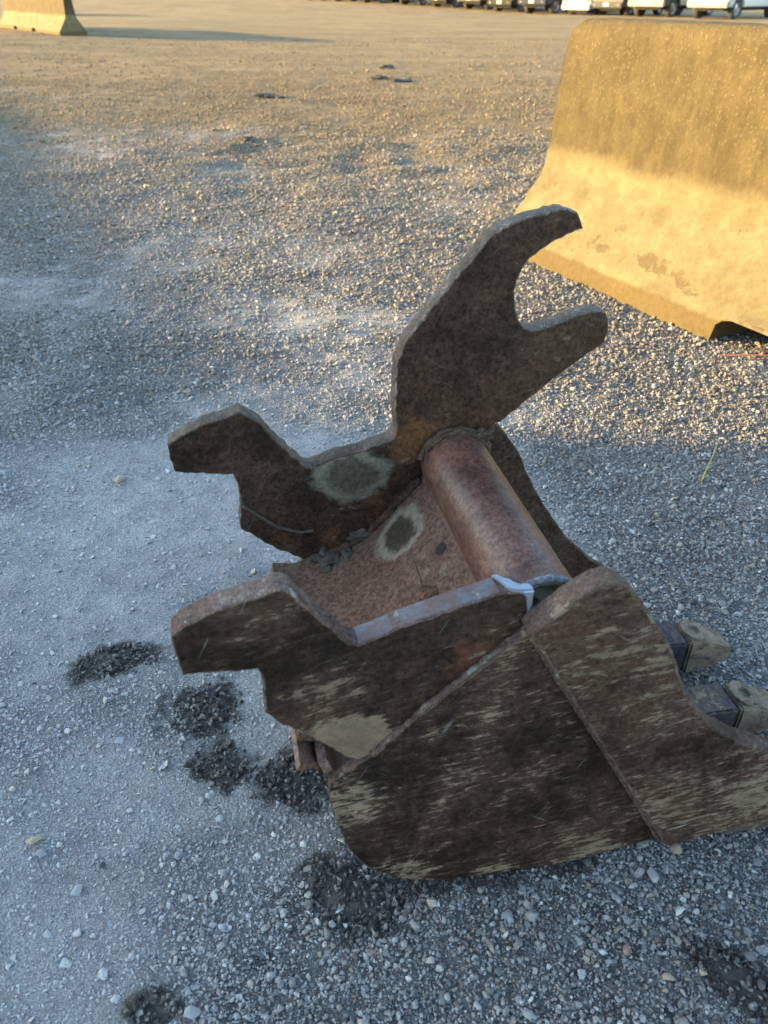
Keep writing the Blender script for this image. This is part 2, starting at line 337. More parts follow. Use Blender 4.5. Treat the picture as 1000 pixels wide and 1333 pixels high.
# ------------------------------------------------------------------ steel materials (object space = bucket space)
def steel(name, dark=(.0135, .0078, .0055), brown=(.056, .027, .0155), mud=(.180, .130, .086), mud_amt=.0, streak=-18, stretch=4.6,
          rust_amt=.0, rust=(.17, .068, .022), blobs=(), rusts=(), stains=(), scuffs=0.0, fine_scale=160, brown_amt=0.0, wet=.62, film_amt=.5, bump_k=.7, scuff_at=(), spec=.13, scratch=.75):
    n = NT(name); v = n.tex()
    rv = n.mapping(n.mapping(v, rot=(0, R(streak), 0)), sc=(1, stretch * .6, stretch))
    st = n.noise(rv, 30, 12, .74, .7)
    stf = n.noise(rv, 85, 8, .72)
    iso = n.noise(v, 48, 12, .72)
    big = n.noise(v, 7, 6, .6)
    fine = n.noise(v, fine_scale, 8, .72)
    base = n.mix(n.step(n.m_('ADD', n.m_('MULTIPLY', big, .6), n.m_('MULTIPLY', iso, .4)), .42 - brown_amt, .62 - brown_amt), dark, brown)
    base = n.scale(base, n.step(n.m_('ADD', n.m_('MULTIPLY', fine, .65), n.m_('MULTIPLY', n.noise(v, fine_scale * 2.6, 4, .6), .35)), .36, .64, .35, 1.75))
    dustf = n.step(n.m_('ADD', n.m_('MULTIPLY', big, .5), n.m_('MULTIPLY', st, .5)),   .42, .64, 0, film_amt)
    base = n.mix(dustf, base, n.scale(n.mix(0, mud, mud), n.step(fine, .3, .7, .30, .62)))
    # rust
    rf = n.m_('ADD', n.m_('MULTIPLY', iso, .55), n.m_('MULTIPLY', n.noise(v, 15, 8, .7), .45))
    rf = n.m_('ADD', rf, rust_amt)
    for c, r0, r1, a in rusts: rf = n.m_('ADD', rf, n.m_('MULTIPLY', n.blob(v, c, r0, r1), a))
    rm = n.step(rf, .56, .72)
    rc = n.mix(n.step(fine, .35, .65), n.scale(n.mix(0, rust, rust), .45), rust)
    col = n.mix(n.m_('MULTIPLY', rm, .85), base, rc)
    # dried mud
    f = n.m_('ADD', n.m_('MULTIPLY', st, .40), n.m_('MULTIPLY', stf, .20)); f = n.m_('ADD', f, n.m_('MULTIPLY', iso, .18)); f = n.m_('ADD', f, n.m_('MULTIPLY', big, .22))
    f = n.m_('ADD', f, mud_amt)
    for c, r0, r1, a in blobs: f = n.m_('ADD', f, n.m_('MULTIPLY', n.blob(v, c, r0, r1), a))
    mm = n.step(f, .528, .546)
    film = n.step(f, .46, .56, 0, .16)
    mc = n.mix(n.step(n.noise(v, 22, 8, .7), .3, .7), n.scale(n.mix(0, mud, mud), .68), n.scale(n.mix(0, mud, mud), 1.12))
    mc = n.scale(mc, n.step(fine, .3, .7, .82, 1.15))
    col = n.mix(film, col, mc); col = n.mix(mm, col, mc)
    # ring stains: pale rim, dark heart
    for c, r, sc, rim, heart in stains:
        wob = n.m_('MULTIPLY', n.m_('SUBTRACT', n.noise(v, 30, 9, .7), .5), r * 1.5)
        m = n.mapping(v, loc=(-c[0] * sc[0], -c[1] * sc[1], -c[2] * sc[2]), sc=sc)
        L = n.t.nodes.new('ShaderNodeVectorMath'); L.operation = 'LENGTH'; n.put(L.inputs[0], m)
        dd = n.m_('ADD', L.outputs['Value'], wob)
        col = n.mix(n.m_('MULTIPLY', n.step(dd, r * 1.25, r * .92), .85), col, n.scale(n.mix(0, rim, rim), n.step(fine, .3, .7, .75, 1.2)))
        col = n.mix(n.step(dd, r * .86, r * .58), col, n.scale(n.mix(0, heart, heart), n.step(fine, .3, .7, .6, 1.4)))
    if scuffs or scuff_at:
        sv = n.mapping(n.mapping(v, rot=(0, R(streak + 8), 0)), sc=(1, 6, 11))
        sf = n.m_('ADD', n.m_('MULTIPLY', n.noise(sv, 22, 6, .7), .6), n.m_('MULTIPLY', n.noise(v, 9, 4, .5), .4))
        for c, r0, r1, a in scuff_at: sf = n.m_('ADD', sf, n.m_('MULTIPLY', n.blob(v, c, r0, r1), a))
        sm = n.step(sf, .66 - scuffs, .70 - scuffs)
        col = n.mix(n.m_('MULTIPLY', sm, .8), col, (.36, .36, .36))
    for ang, sd, amt in ((streak + 4, 3.0, .5), (62, 7.0, .4), (-35, 11.0, .35)):
        qv = n.mapping(n.mapping(v, loc=(sd, sd, sd), rot=(0, R(ang), 0)), sc=(1, 30, 48))
        sc_ = n.m_('MULTIPLY', n.step(n.noise(qv, 7.5, 2, .5), .70, .73), n.step(n.noise(v, 14 + sd, 3, .5), .50, .60))
        col = n.mix(n.m_('MULTIPLY', sc_, amt * scratch), col, (.26, .235, .205))
    h = n.m_('ADD', n.m_('MULTIPLY', mm, .55), n.m_('MULTIPLY', fine, .5)); h = n.m_('ADD', h, n.m_('MULTIPLY', iso, .6))
    nor = n.bump(h, bump_k, .0022)
    ro = n.m_('ADD', n.m_('MULTIPLY', mm, .35), n.m_('ADD', wet, n.m_('MULTIPLY', rm, .15)), clamp=True)
    return n.done(col, ro, nor, spec=spec)

M_side = steel('side_plate_steel', film_amt=.08, mud_amt=-.018, brown=(.042, .0215, .0140), mud=(.200, .146, .098), streak=10, scuffs=.0,
               blobs=[((-.06, 0, .16), .02, .07, .07), ((0, 0, .0), .02, .07, .07), ((.12, 0, -.02), .01, .05, .05), ((.26, 0, -.01), .02, .06, .055), ((.06, 0, .24), .02, .10, .02), ((.19, 0, .26), .02, .06, .035)], rust_amt=-.02)
M_cut = steel('side_cutter_steel', film_amt=.16, mud=(.195, .142, .096), scuff_at=[((.19, 0, .425), .0, .035, .09), ((.185, 0, .445), .0, .025, .12), ((.215, 0, .36), .0, .03, .07), ((.245, 0, .39), .0, .025, .07)], mud_amt=.008, streak=8, brown=(.052, .0275, .0180), scuffs=.03, brown_amt=.08,
              blobs=[((.42, 0, .12), .02, .14, .035), ((.30, 0, .10), .02, .09, .03), ((.27, 0, .36), .01, .08, .02), ((.47, 0, .03), .01, .07, -.05), ((.15, 0, .40), .0, .07, -.04)])
M_ear_near = steel('near_ear_steel', film_amt=.22, mud_amt=-.020, streak=12, brown=(.046, .0235, .0145), rust_amt=-.012, stretch=4,
                   blobs=[((-.045, 0, .262), .018, .048, .20), ((-.075, 0, .262), .01, .04, .12), ((-.08, 0, .35), .02, .06, .035), ((-.19, 0, .415), .0, .05, .01), ((.02, 0, .39), .0, .08, -.06)],
                   rusts=[((.115, 0, .40), .0, .05, -.15), ((.08, 0, .33), .02, .075, .20), ((.0, 0, .25), .01, .06, .08)], rust=(.125, .045, .028))
M_ear_far = steel('far_ear_steel', film_amt=.12, mud_amt=-.055, streak=8, stretch=2.2, dark=(.0155, .0088, .0060), brown=(.048, .0255, .0155), wet=.72, scratch=.3, rust_amt=.004, brown_amt=.02, rust=(.14, .060, .022),
                  blobs=[((-.20, .35, .43), .0, .05, .04), ((-.02, .35, .32), .0, .05, .03)],
                  rusts=[((-.15, .35, .46), .01, .07, .05), ((-.08, .35, .30), .01, .05, .09), ((.10, .35, .425), .01, .055, .17), ((.075, .35, .40), .0, .05, .12), ((-.02, .35, .262), .0, .05, .14), ((.05, .35, .33), .02, .06, .08), ((.2, .35, .60), .05, .16, -.07), ((.15, .35, .52), .05, .12, -.07)],
                  stains=[((.012, .345, .372), .040, (.85, .6, 1.10), (.155, .136, .098), (.062, .051, .034))], scuffs=.005)
M_edge = steel('torch_cut_edge', dark=(.034, .020, .016), brown=(.088, .049, .038), mud=(.26, .22, .175), mud_amt=.0, streak=80, stretch=3, fine_scale=220, brown_amt=.1, rust_amt=-.03, scuffs=.05)
M_edge_far = steel('weathered_cut_edge', dark=(.022, .0155, .012), brown=(.064, .043, .031), mud=(.24, .21, .175), mud_amt=-.01, streak=80, stretch=3, fine_scale=220, brown_amt=.1, rust_amt=-.0, scuffs=.04)
M_edge_mud = steel('muddy_plate_edge', dark=(.028, .020, .015), brown=(.075, .048, .036), mud=(.205, .152, .112), mud_amt=.0, streak=40, stretch=2, fine_scale=220, brown_amt=.1, scuffs=.01)
M_tube = steel('tube_steel', dark=(.044, .022, .0165), brown=(.088, .043, .031), mud=(.24, .19, .15), mud_amt=-.075, streak=0, stretch=1.5, rust=(.20, .085, .035), rust_amt=-.07, brown_amt=.06, scuffs=-.02, wet=.42, bump_k=.22, film_amt=.25, spec=.25,
               rusts=[((.11, .05, .37), .01, .06, .16), ((.15, .05, .42), .0, .035, .05), ((.11, .33, .37), .0, .05, .12)])
M_back = steel('back_plate_steel', bump_k=.28, film_amt=.25, dark=(.044, .026, .019), brown=(.088, .051, .036), mud=(.14, .112, .082), mud_amt=-.04, streak=40, stretch=1.6, rust=(.19, .085, .045), rust_amt=-.02, brown_amt=.08,
               blobs=[((.085, .22, .33), .03, .10, .035)], rusts=[((-.02, .18, .24), .02, .10, .06)],
               stains=[((.064, .288, .31), .034, (1.25, .9, .5), (.185, .163, .118), (.040, .032, .022))])
M_inner = steel('inner_wall_steel', film_amt=.15, mud_amt=-.05, stretch=1.5, brown=(.075, .043, .026), rust_amt=.0, brown_amt=.06)
M_shell = steel('shell_steel', dark=(.07, .040, .031), brown=(.14, .080, .060), mud=(.30, .25, .19), mud_amt=-.01, streak=50, stretch=2, rust=(.25, .12, .06), rust_amt=.0, brown_amt=.06)
M_weld = steel('weld_bead_steel', dark=(.022, .014, .010), brown=(.062, .034, .021), mud=(.16, .12, .085), mud_amt=-.06, rust_amt=.03, stretch=1.2)
M_bore = steel('tube_bore_rust', dark=(.07, .032, .02), brown=(.20, .11, .065), mud=(.36, .30, .22), mud_amt=.06, rust_amt=.06, stretch=1.5)
n = NT('fresh_cut_steel'); v = n.tex(); f = n.noise(n.mapping(v, sc=(1, 1, 6)), 120, 6, .7)
M_fresh = n.done(n.mix(f, (.17, .20, .25), (.36, .40, .46)), .42, n.bump(f, .4, .0015), metal=.55)
n = NT('blued_cut_edge'); v = n.tex(); f = n.noise(n.mapping(v, sc=(1, 1, .2)), 55, 8, .75); f2 = n.noise(v, 160, 6, .7)
c = n.mix(n.step(f, .42, .62), (.090, .050, .041), (.090, .092, .104)); c = n.mix(n.step(n.noise(v, 44, 9, .78), .58, .70), c, (.27, .28, .31))
M_blue = n.done(n.scale(c, n.step(f2, .3, .7, .75, 1.25)), .5, n.bump(f2, .5, .002), metal=.15)
M_adapt = steel('adapter_steel', dark=(.032, .028, .034), brown=(.062, .052, .056), mud=(.24, .18, .12), mud_amt=-.01, stretch=1.4, rust_amt=-.1, wet=.42, brown_amt=.05)
M_tooth = steel('muddy_tooth', dark=(.075, .052, .036), brown=(.16, .116, .080), mud=(.26, .20, .138), mud_amt=.06, stretch=2, rust_amt=-.06, brown_amt=.15)
n = NT('dark_mud'); v = n.tex(); f = n.noise(v, 60, 8, .7)
M_mud = n.done(n.mix(f, (.028, .022, .016), (.10, .078, .055)), .9, n.bump(f, .8, .004))
n = NT('damp_earth'); v = n.tex(); f = n.noise(v, 90, 8, .7)
M_damp = n.done(n.mix(f, (.022, .020, .018), (.085, .076, .066)), .85, n.bump(f, .9, .005))
n = NT('damp_crumb'); v = n.tex(); oi = n.noise(v, 130, 3, .5)
M_crumb = n.done(n.mix(n.step(oi, .42, .72), (.020, .018, .016), (.20, .19, .175)), .85, n.bump(n.noise(v, 500, 4), .5, .001))

# ------------------------------------------------------------------ the bucket
BZ = .0225
bucket = tag(empty('excavator_bucket', (0.01835, 0.5156, BZ), R(12.1)), 'rusty mud-streaked steel excavator bucket with one hooked ear and one cut ear', 'excavator bucket')

bucket.scale = (.972,) * 3
def smooth_path(pts, step=.006, jit=.0005, seed=0, closed=True):
    "resample an outline; corners stay, the rest is lightly uneven like a torch cut"
    out = []; m = len(pts); r = random.Random(seed)
    for k in range(m if closed else m - 1):
        a, b = Vector(pts[k]), Vector(pts[(k + 1) % m]); q = max(1, int((b - a).length / step))
        nrm = Vector((-(b - a).y, (b - a).x)).normalized()
        for t in range(q):
            p = a.lerp(b, t / q); p += nrm * (r.uniform(-jit, jit) + .0016 * mnoise.noise(Vector((p.x * 55, p.y * 55, seed))))
            out.append(p)
    if not closed: out.append(Vector(pts[-1]))
    return out
def chaikin(pts, keep=(), it=2, closed=True):
    "round every corner that is not kept"
    P = [(Vector(p), k in keep) for k, p in enumerate(pts)]
    for _ in range(it):
        Q = []
        for k in range(len(P)):
            p, kp = P[k]
            if kp: Q.append((p, True)); continue
            a, b = P[k - 1][0], P[(k + 1) % len(P)][0]
            Q.append((p.lerp(a, .25), False)); Q.append((p.lerp(b, .25), False))
        P = Q
    return [p for p, _ in P]
def plate(name, outline, wf, thick, mats, bev=.0022, seed=0, jit=.0005, parent=bucket, step=.006):
    "flat plate: outline in (u, z); wf(u) the near face's w; edge faces take material 1"
    pts = smooth_path(outline, step, jit, seed)
    bm = bmesh.new()
    f0 = [bm.verts.new((p.x, wf(p.x), p.y)) for p in pts]
    f1 = [bm.verts.new((p.x, wf(p.x) + thick, p.y)) for p in pts]
    a = bm.faces.new(f0); b = bm.faces.new(f1[::-1])
    for k in range(len(pts)):
        j = (k + 1) % len(pts); f = bm.faces.new((f0[j], f0[k], f1[k], f1[j])); f.material_index = 1 if len(mats) > 1 else 0
    bmesh.ops.recalc_face_normals(bm, faces=bm.faces[:])
    if bev:
        ed = list(a.edges) + list(b.edges)
        bmesh.ops.bevel(bm, geom=ed, offset=bev, segments=2, profile=.6, affect='EDGES', material=1 if len(mats) > 1 else 0)
    bmesh.ops.triangulate(bm, faces=[f for f in bm.faces if len(f.verts) > 4])
    return obj(name, bm, mats, parent, 40)
def tube_path(pts, rad, seg=8, cap=True, ripple=0.0, seed=0):
    "swept bead along 3D points"
    bm = bmesh.new(); prev = None; P = [Vector(p) for p in pts]
    for k, p in enumerate(P):
        t = (P[min(k + 1, len(P) - 1)] - P[max(k - 1, 0)]).normalized()
        a = t.orthogonal().normalized() if prev is None else (ax - t * ax.dot(t)).normalized()
        ax = a; b = t.cross(a)
        r = (rad(k / (len(P) - 1)) if callable(rad) else rad) * (1 + ripple * math.sin(k * 1.9 + seed) + ripple * .8 * mnoise.noise(p * 160))
        ring = [bm.verts.new(p + (a * math.cos(q / seg * 6.2832) + b * math.sin(q / seg * 6.2832)) * r) for q in range(seg)]
        if prev:
            for q in range(seg): bm.faces.new((prev[q], prev[(q + 1) % seg], ring[(q + 1) % seg], ring[q]))
        elif cap: bm.faces.new(ring[::-1])
        prev = ring
    if cap: bm.faces.new(prev)
    return bm
def bead(name, pts, r, parent=bucket, mat=None, seed=0, step=.004):
    out = []
    for a, b in zip(pts[:-1], pts[1:]):
        a, b = Vector(a), Vector(b); q = max(1, int((b - a).length / step))
        out += [a.lerp(b, t / q) for t in range(q)]
    out.append(Vector(pts[-1]))
    out = [p + Vector((mnoise.noise(p * 60), mnoise.noise(p * 60 + Vector((9, 0, 0))), mnoise.noise(p * 60 + Vector((0, 9, 0))))) * r * .35 for p in out]
    return obj(name, tube_path(out, r, 8, True, .16, seed), mat or M_weld, parent, 60)
def clump(name, c, size, seed, mat, parent=None, sub=3, rough=.45):
    bm = bmesh.new(); bmesh.ops.create_icosphere(bm, subdivisions=sub, radius=1)
    for vv in bm.verts:
        d = 1 + rough * mnoise.fractal(vv.co * 1.6 + Vector((seed * 3.1, 0, 0)), 1, 2, 4)
        vv.co = Vector((c[0] + vv.co.x * d * size[0], c[1] + vv.co.y * d * size[1], c[2] + vv.co.z * d * size[2]))
    return obj(name, bm, mat, parent, 50)

HEEL = [(.33, .006), (.285, -.006), (.238, -.0165), (.19, -.0235), (.1436, -.0261), (.10, -.0250), (.0636, -.0213), (.044, -.0178), (.0262, -.0130), (.010, -.0065), (-.0038, .0012), (-.016, .0095), (-.0266, .0190), (-.0365, .0305), (-.0449, .0430), (-.0525, .0570), (-.0590, .0720), (-.0641, .0890), (-.0685, .108), (-.0722, .125), (-.0753, .143), (-.0778, .162), (-.0790, .1789), (-.0788, .192), (-.0765, .2025)]
FL = .0612
near_w = lambda u: -FL * u
far_w = lambda u: .378 + FL * u
# near side plate, outer face at near_w
side = [(.42, .025), (.36, .014)] + HEEL + [(-.035, .2345), (.028, .300), (.124, .392), (.20, .40), (.30, .22), (.42, .15)]
plate('side_plate', side, near_w, .012, [M_side, M_edge_mud], .0015, 1)
# far side plate with its concave mouth edge
fside = [(.36, .014)] + HEEL + [(-.035, .2345), (.028, .300), (.124, .392), (.175, .425), (.205, .428), (.234, .393), (.255, .365), (.272, .336), (.288, .303), (.305, .271), (.335, .222), (.371, .172), (.422, .118), (.452, .096), (.452, .035), (.42, .02)]
plate('side_plate', fside, far_w, .014, [M_inner, M_edge_mud], .0025, 2)
# near side cutter: thicker wear plate laid over the side plate
cut_o = [(.116, .402), (.140, .426), (.160, .4435), (.178, .455), (.190, .4575), (.202, .452), (.214, .440), (.225, .426), (.243, .401), (.259, .376), (.271, .353), (.282, .329), (.294, .304), (.306, .282), (.318, .263), (.332, .246), (.356, .222), (.388, .199), (.424, .178), (.465, .157), (.505, .140), (.523, .118), (.525, .058), (.510, .047), (.467, .0364), (.408, .0237), (.352, .0118), (.338, .0108), (.331, .018), (.228, .202)]
plate('side_cutter', cut_o, lambda u: -.0155 - FL * u, .0265, [M_cut, M_edge_mud], .004, 3, .0006)
bead('weld_bead', [(.121, near_w(.12) - .004, .394), (.175, near_w(.175) - .004, .297), (.228, near_w(.228) - .004, .203), (.28, near_w(.28) - .004, .109), (.332, near_w(.33) - .004, .012)], .0036, mat=M_edge_mud, seed=2)

# near ear: lobe and the stub left where the hook was cut off
EAR_W = .006
near_ear = [(-.209, 0.4385), (-.197, 0.4485), (-.154, 0.4635), (-.116, 0.4735), (-.108, 0.4730), (-.101, 0.4675), (-.084, 0.4425), (-.051, 0.3985), (-.043, 0.3940), (-.003, 0.4075), (.038, 0.4195), (.094, 0.4335), (.124, 0.4295), (.124, 0.3560), (.028, 0.2910), (-.034, 0.2215), (-.057, 0.2345), (-.084, 0.2675), (-.120, 0.3025), (-.137, 0.3235), (-.1345, 0.3510), (-.134, 0.3745), (-.138, 0.3835), (-.17, 0.3860), (-.204, 0.3895), (-.207, 0.4155)]
plate('ear_plate', near_ear, lambda u: EAR_W, .026, [M_ear_near, M_edge], .0018, 4, .0009)
# the blued, freshly ground strip along the stub's top edge
strip = tube_path([(0, 0, 0), (1, 0, 0)], .01); strip.free()
def slab(name, pts_front, depth, mat, parent=bucket, bev=.001):
    "small solid from a 3D polygon pushed along +w"
    bm = bmesh.new(); a = [bm.verts.new(p) for p in pts_front]; b = [bm.verts.new((p[0], p[1] + depth, p[2])) for p in pts_front]
    bm.faces.new(a); bm.faces.new(b[::-1])
    for k in range(len(a)): j = (k + 1) % len(a); bm.faces.new((a[j], a[k], b[k], b[j]))
    bmesh.ops.recalc_face_normals(bm, faces=bm.faces[:])
    if bev: bmesh.ops.bevel(bm, geom=bm.edges[:], offset=bev, segments=1, affect='EDGES', clamp_overlap=True)
    bmesh.ops.triangulate(bm, faces=[f for f in bm.faces if len(f.verts) > 4])
    return obj(name, bm, mat, parent, 35)
top = [(-.043, 0.3940), (-.03, 0.3985), (-.003, 0.4075), (.02, 0.4145), (.038, 0.4195), (.065, 0.4265), (.094, 0.4335)]
slab('ground_edge', [(u, EAR_W + .0015, z + .0012) for u, z in top] + [(u, EAR_W + .0015, z - .003) for u, z in top[::-1]], .0235, M_blue)
bm = bmesh.new()        # bright bare metal left by the cut: a pointed patch on the top edge and a drip down the corner
tv = [(.0930, .0315), (.0985, .0235), (.1020, .0125), (.1060, .0085), (.1090, .0072), (.1170, .0062), (.1265, .0060), (.1282, .0105), (.1262, .0150), (.1205, .0162), (.1165, .0150), (.1130, .0190), (.1085, .0245), (.1045, .0262), (.0990, .0325)]
tz = lambda u: .4350 - max(0, u - .10) * .10
a = [bm.verts.new((u, w, tz(u) + .0010)) for u, w in tv]; b = [bm.verts.new((u, w, tz(u) - .004)) for u, w in tv]
bm.faces.new(a); bm.faces.new(b[::-1])
for k in range(len(a)): j = (k + 1) % len(a); bm.faces.new((a[j], a[k], b[k], b[j]))
bmesh.ops.recalc_face_normals(bm, faces=bm.faces[:]); bmesh.ops.bevel(bm, geom=bm.edges[:], offset=.0007, segments=2, affect='EDGES', clamp_overlap=True)
bmesh.ops.triangulate(bm, faces=[f for f in bm.faces if len(f.verts) > 4])
cf = obj('cut_face', bm, M_fresh, bucket, 35)
slab('cut_drip', [(.1160, .0045, .4325), (.1285, .0045, .4315), (.1278, .0045, .424), (.1282, .0045, .415), (.1265, .0045, .405), (.1268, .0045, .3965), (.1248, .0045, .3945), (.1236, .0045, .399), (.1240, .0045, .408), (.1222, .0045, .417), (.1208, .0045, .4245), (.1175, .0045, .4285)], .006, M_fresh, cf, .0012)

# far ear with the whole hook
hook = [(-.216, .445), (-.176, .465), (-.125, .479), (-.115, .4735), (-.106, .465), (-.050, .392), (-.042, .391), (-.014, .400), (.057, .416), (.068, .421), (.071, .438), (.0685, .480), (.070, .525), (.087, .560), (.139, .623), (.183, .674), (.205, .684), (.226, .690), (.263, .698), (.283, .692), (.293, .674),
        (.273, .667), (.256, .660), (.242, .652), (.231, .643), (.223, .632), (.218, .619), (.2155, .605), (.216, .592), (.219, .579), (.225, .568), (.233, .560), (.243, .555), (.254, .5535), (.275, .559), (.295, .566), (.315, .571), (.332, .573), (.340, .569), (.345, .558), (.347, .543), (.345, .529), (.297, .497), (.255, .464), (.213, .430),
        (.16, .395), (.103, .350), (.033, .270), (-.053, .237), (-.097, .268), (-.141, .308), (-.1385, .340), (-.136, .372), (-.143, .392), (-.180, .399), (-.214, .406)]
plate('hook_plate', hook, lambda u: .345, .027, [M_ear_far, M_edge_far], .0018, 5, .0010)
# a lamination split along the lower lobe
bead('split_line', [(-.135, .3435, .345), (-.115, .3435, .326), (-.09, .3435, .303), (-.06, .3435, .291), (-.045, .3435, .292)], .0022, mat=M_mud)

# shell: floor, heel and back in one bent sheet that widens to the lip
def sheet(name, prof, w0, w1, thick, mats, nw=10, parent=bucket, inward=1):
    "bent sheet: profile in (u, z), spanning w0(u)..w1(u)"
    P = [Vector(p) for p in prof]; bm = bmesh.new(); rows = []
    for side_ in (0, 1):
        grid = []
        for k, p in enumerate(P):
            t = (P[min(k + 1, len(P) - 1)] - P[max(k - 1, 0)]).normalized(); nn = Vector((-t.y, t.x)) * inward
            q = p + nn * thick * side_
            grid.append([bm.verts.new((q.x, w0(q.x) + (w1(q.x) - w0(q.x)) * j / nw, q.y)) for j in range(nw + 1)])
        rows.append(grid)
    for g_ in rows:
        for k in range(len(P) - 1):
            for j in range(nw): bm.faces.new((g_[k][j], g_[k][j + 1], g_[k + 1][j + 1], g_[k + 1][j]))
    A, B = rows
    for k in range(len(P) - 1):
        for j in (0, nw): bm.faces.new((A[k][j], A[k + 1][j], B[k + 1][j], B[k][j]))
    for k in (0, len(P) - 1):
        for j in range(nw): bm.faces.new((A[k][j], A[k][j + 1], B[k][j + 1], B[k][j]))
    bmesh.ops.recalc_face_normals(bm, faces=bm.faces[:])
    return obj(name, bm, mats, parent, 40)
shell_prof = [(.462, .042), (.42, .032), (.35, .017), (.285, -.001), (.238, -.0115), (.19, -.0185), (.1436, -.021), (.10, -.020), (.0636, -.0163), (.0262, -.0085), (-.0038, .006), (-.023, .022), (-.041, .046), (-.055, .074), (-.064, .104), (-.071, .142), (-.0745, .178), (-.080, .195), (-.088, .222)]
sheet('shell', shell_prof, lambda u: near_w(u) + .0125, lambda u: far_w(u) - .0005, .010, M_shell, 12, inward=-1)
back_prof = [(-.104, .2455), (-.080, .240), (-.053, .2415), (-.02, .250), (.010, .264), (.033, .279), (.060, .306), (.085, .335), (.103, .353), (.118, .372)]
sheet('back_plate', back_prof, lambda u: .0395, lambda u: .3445, .012, M_back, 12, inward=-1)
sheet('back_lip', [(-.107, .236), (-.086, .208), (-.079, .186)], lambda u: .0395 - .03 * max(0, -(u + .075)) / .03, lambda u: .33, .006, M_shell, 4, inward=-1)
# bolt hole, seam and mud on the back plate
bm = bmesh.new(); bmesh.ops.create_circle(bm, cap_ends=True, segments=20, radius=.0085)
bmesh.ops.transform(bm, matrix=Matrix.Translation((.0935, .20, .3437)) @ Matrix.Rotation(R(-49), 4, 'Y'), verts=bm.verts)
ho = bmesh.ops.extrude_face_region(bm, geom=bm.faces[:]); bmesh.ops.translate(bm, vec=(-.0006, 0, .0006), verts=[g_ for g_ in ho['geom'] if isinstance(g_, bmesh.types.BMVert)])
obj('bolt_hole', bm, plain('hole_black', (.008, .007, .006), .9, scale=200), bucket)
bead('seam', [(.066, .245, .3125), (.066, .215, .313), (.0655, .185, .3125), (.064, .160, .311)], .0018, mat=M_mud)
clump('mud_lump', (.069, .150, .3205), (.016, .012, .007), 3, steel('rusty_mud', dark=(.07, .04, .022), brown=(.17, .10, .055), mud_amt=-.03, rust_amt=.04, stretch=1), bucket)
for k, (c, s_) in enumerate([((-.035, .338, .246), (.012, .007, .012)), ((-.022, .330, .252), (.016, .014, .004)), ((-.03, .318, .2475), (.011, .016, .003)), ((.0, .331, .2605), (.007, .014, .004)), ((.02, .338, .277), (.018, .006, .009)), ((-.052, .341, .240), (.010, .006, .010))]):
    clump('mud_lump', c, s_, 10 + k, M_mud, bucket, 3, .8)
# cross tube, its rusty open end and the welds
UC, ZC, TR = .150, .380, .045
def ring_pts(w, r, a0, a1, n=24): return [(UC + r * math.cos(R(a0 + (a1 - a0) * k / n)), w, ZC + r * math.sin(R(a0 + (a1 - a0) * k / n))) for k in range(n + 1)]
bm = bmesh.new(); seg, nl = 64, 30; prev = None
for k in range(nl + 1):
    w_ = .028 + (.3455 - .028) * k / nl
    ring = []
    for q in range(seg):
        a_ = q / seg * 6.28318; r_ = TR + .0005 * mnoise.noise(Vector((math.cos(a_) * 2, math.sin(a_) * 2, w_ * 22)))
        ring.append(bm.verts.new((UC + r_ * math.cos(a_), w_, ZC + r_ * math.sin(a_))))
    if prev:
        for q in range(seg): bm.faces.new((prev[q], prev[(q + 1) % seg], ring[(q + 1) % seg], ring[q]))
    prev = ring
bmesh.ops.recalc_face_normals(bm, faces=bm.faces[:])
tube = obj('cross_tube', bm, M_tube, bucket)
bm = bmesh.new(); rings = []
for rr, ww in ((TR, .028), (TR - .003, .0255), (TR - .007, .026), (TR - .012, .031), (TR - .02, .037), (.012, .034), (.0, .034)):
    rings.append([bm.verts.new((UC + rr * math.cos(q / 40 * 6.28318) * (1 + .05 * mnoise.noise(Vector((q * .5, ww * 300, 1)))), ww + .0025 * mnoise.noise(Vector((math.cos(q / 40 * 6.283) * 3, math.sin(q / 40 * 6.283) * 3, rr * 100))), ZC + rr * math.sin(q / 40 * 6.28318))) for q in range(40)] if rr else [bm.verts.new((UC, ww, ZC))])
for a_, b_ in zip(rings[:-1], rings[1:]):
    for q in range(40):
        if len(b_) == 1: bm.faces.new((a_[q], a_[(q + 1) % 40], b_[0]))
        else: bm.faces.new((a_[q], a_[(q + 1) % 40], b_[(q + 1) % 40], b_[q]))
bmesh.ops.recalc_face_normals(bm, faces=bm.faces[:])
obj('tube_end', bm, M_bore, tube)
bead('weld_bead', ring_pts(.340, TR + .002, 170, -40), .0052, seed=1)
bead('weld_bead', ring_pts(.333, TR + .001, 150, 10), .0040, seed=4)
bead('weld_bead', ring_pts(.026, TR + .0005, 118, 20), .0038, mat=steel('blued_weld', dark=(.10, .11, .13), brown=(.20, .22, .26), mud_amt=-.08, rust_amt=-.03, stretch=1, scuffs=.08), seed=5)
bead('weld_bead', [(-.053, .341, .243), (-.02, .341, .252), (.010, .341, .266), (.033, .341, .281), (.06, .341, .307), (.105, .341, .356)], .007, seed=6, mat=M_ear_far)
bead('weld_bead', [(-.030, .006, .236), (.028, .004, .2985), (.10, .001, .366)], .0045, seed=7, mat=M_edge)
clump('weld_lump', (.185, .337, .416), (.016, .007, .010), 5, M_weld, bucket, 3, .5)
clump('weld_lump', (.150, .333, .429), (.008, .005, .004), 6, M_weld, bucket, 2, .4)

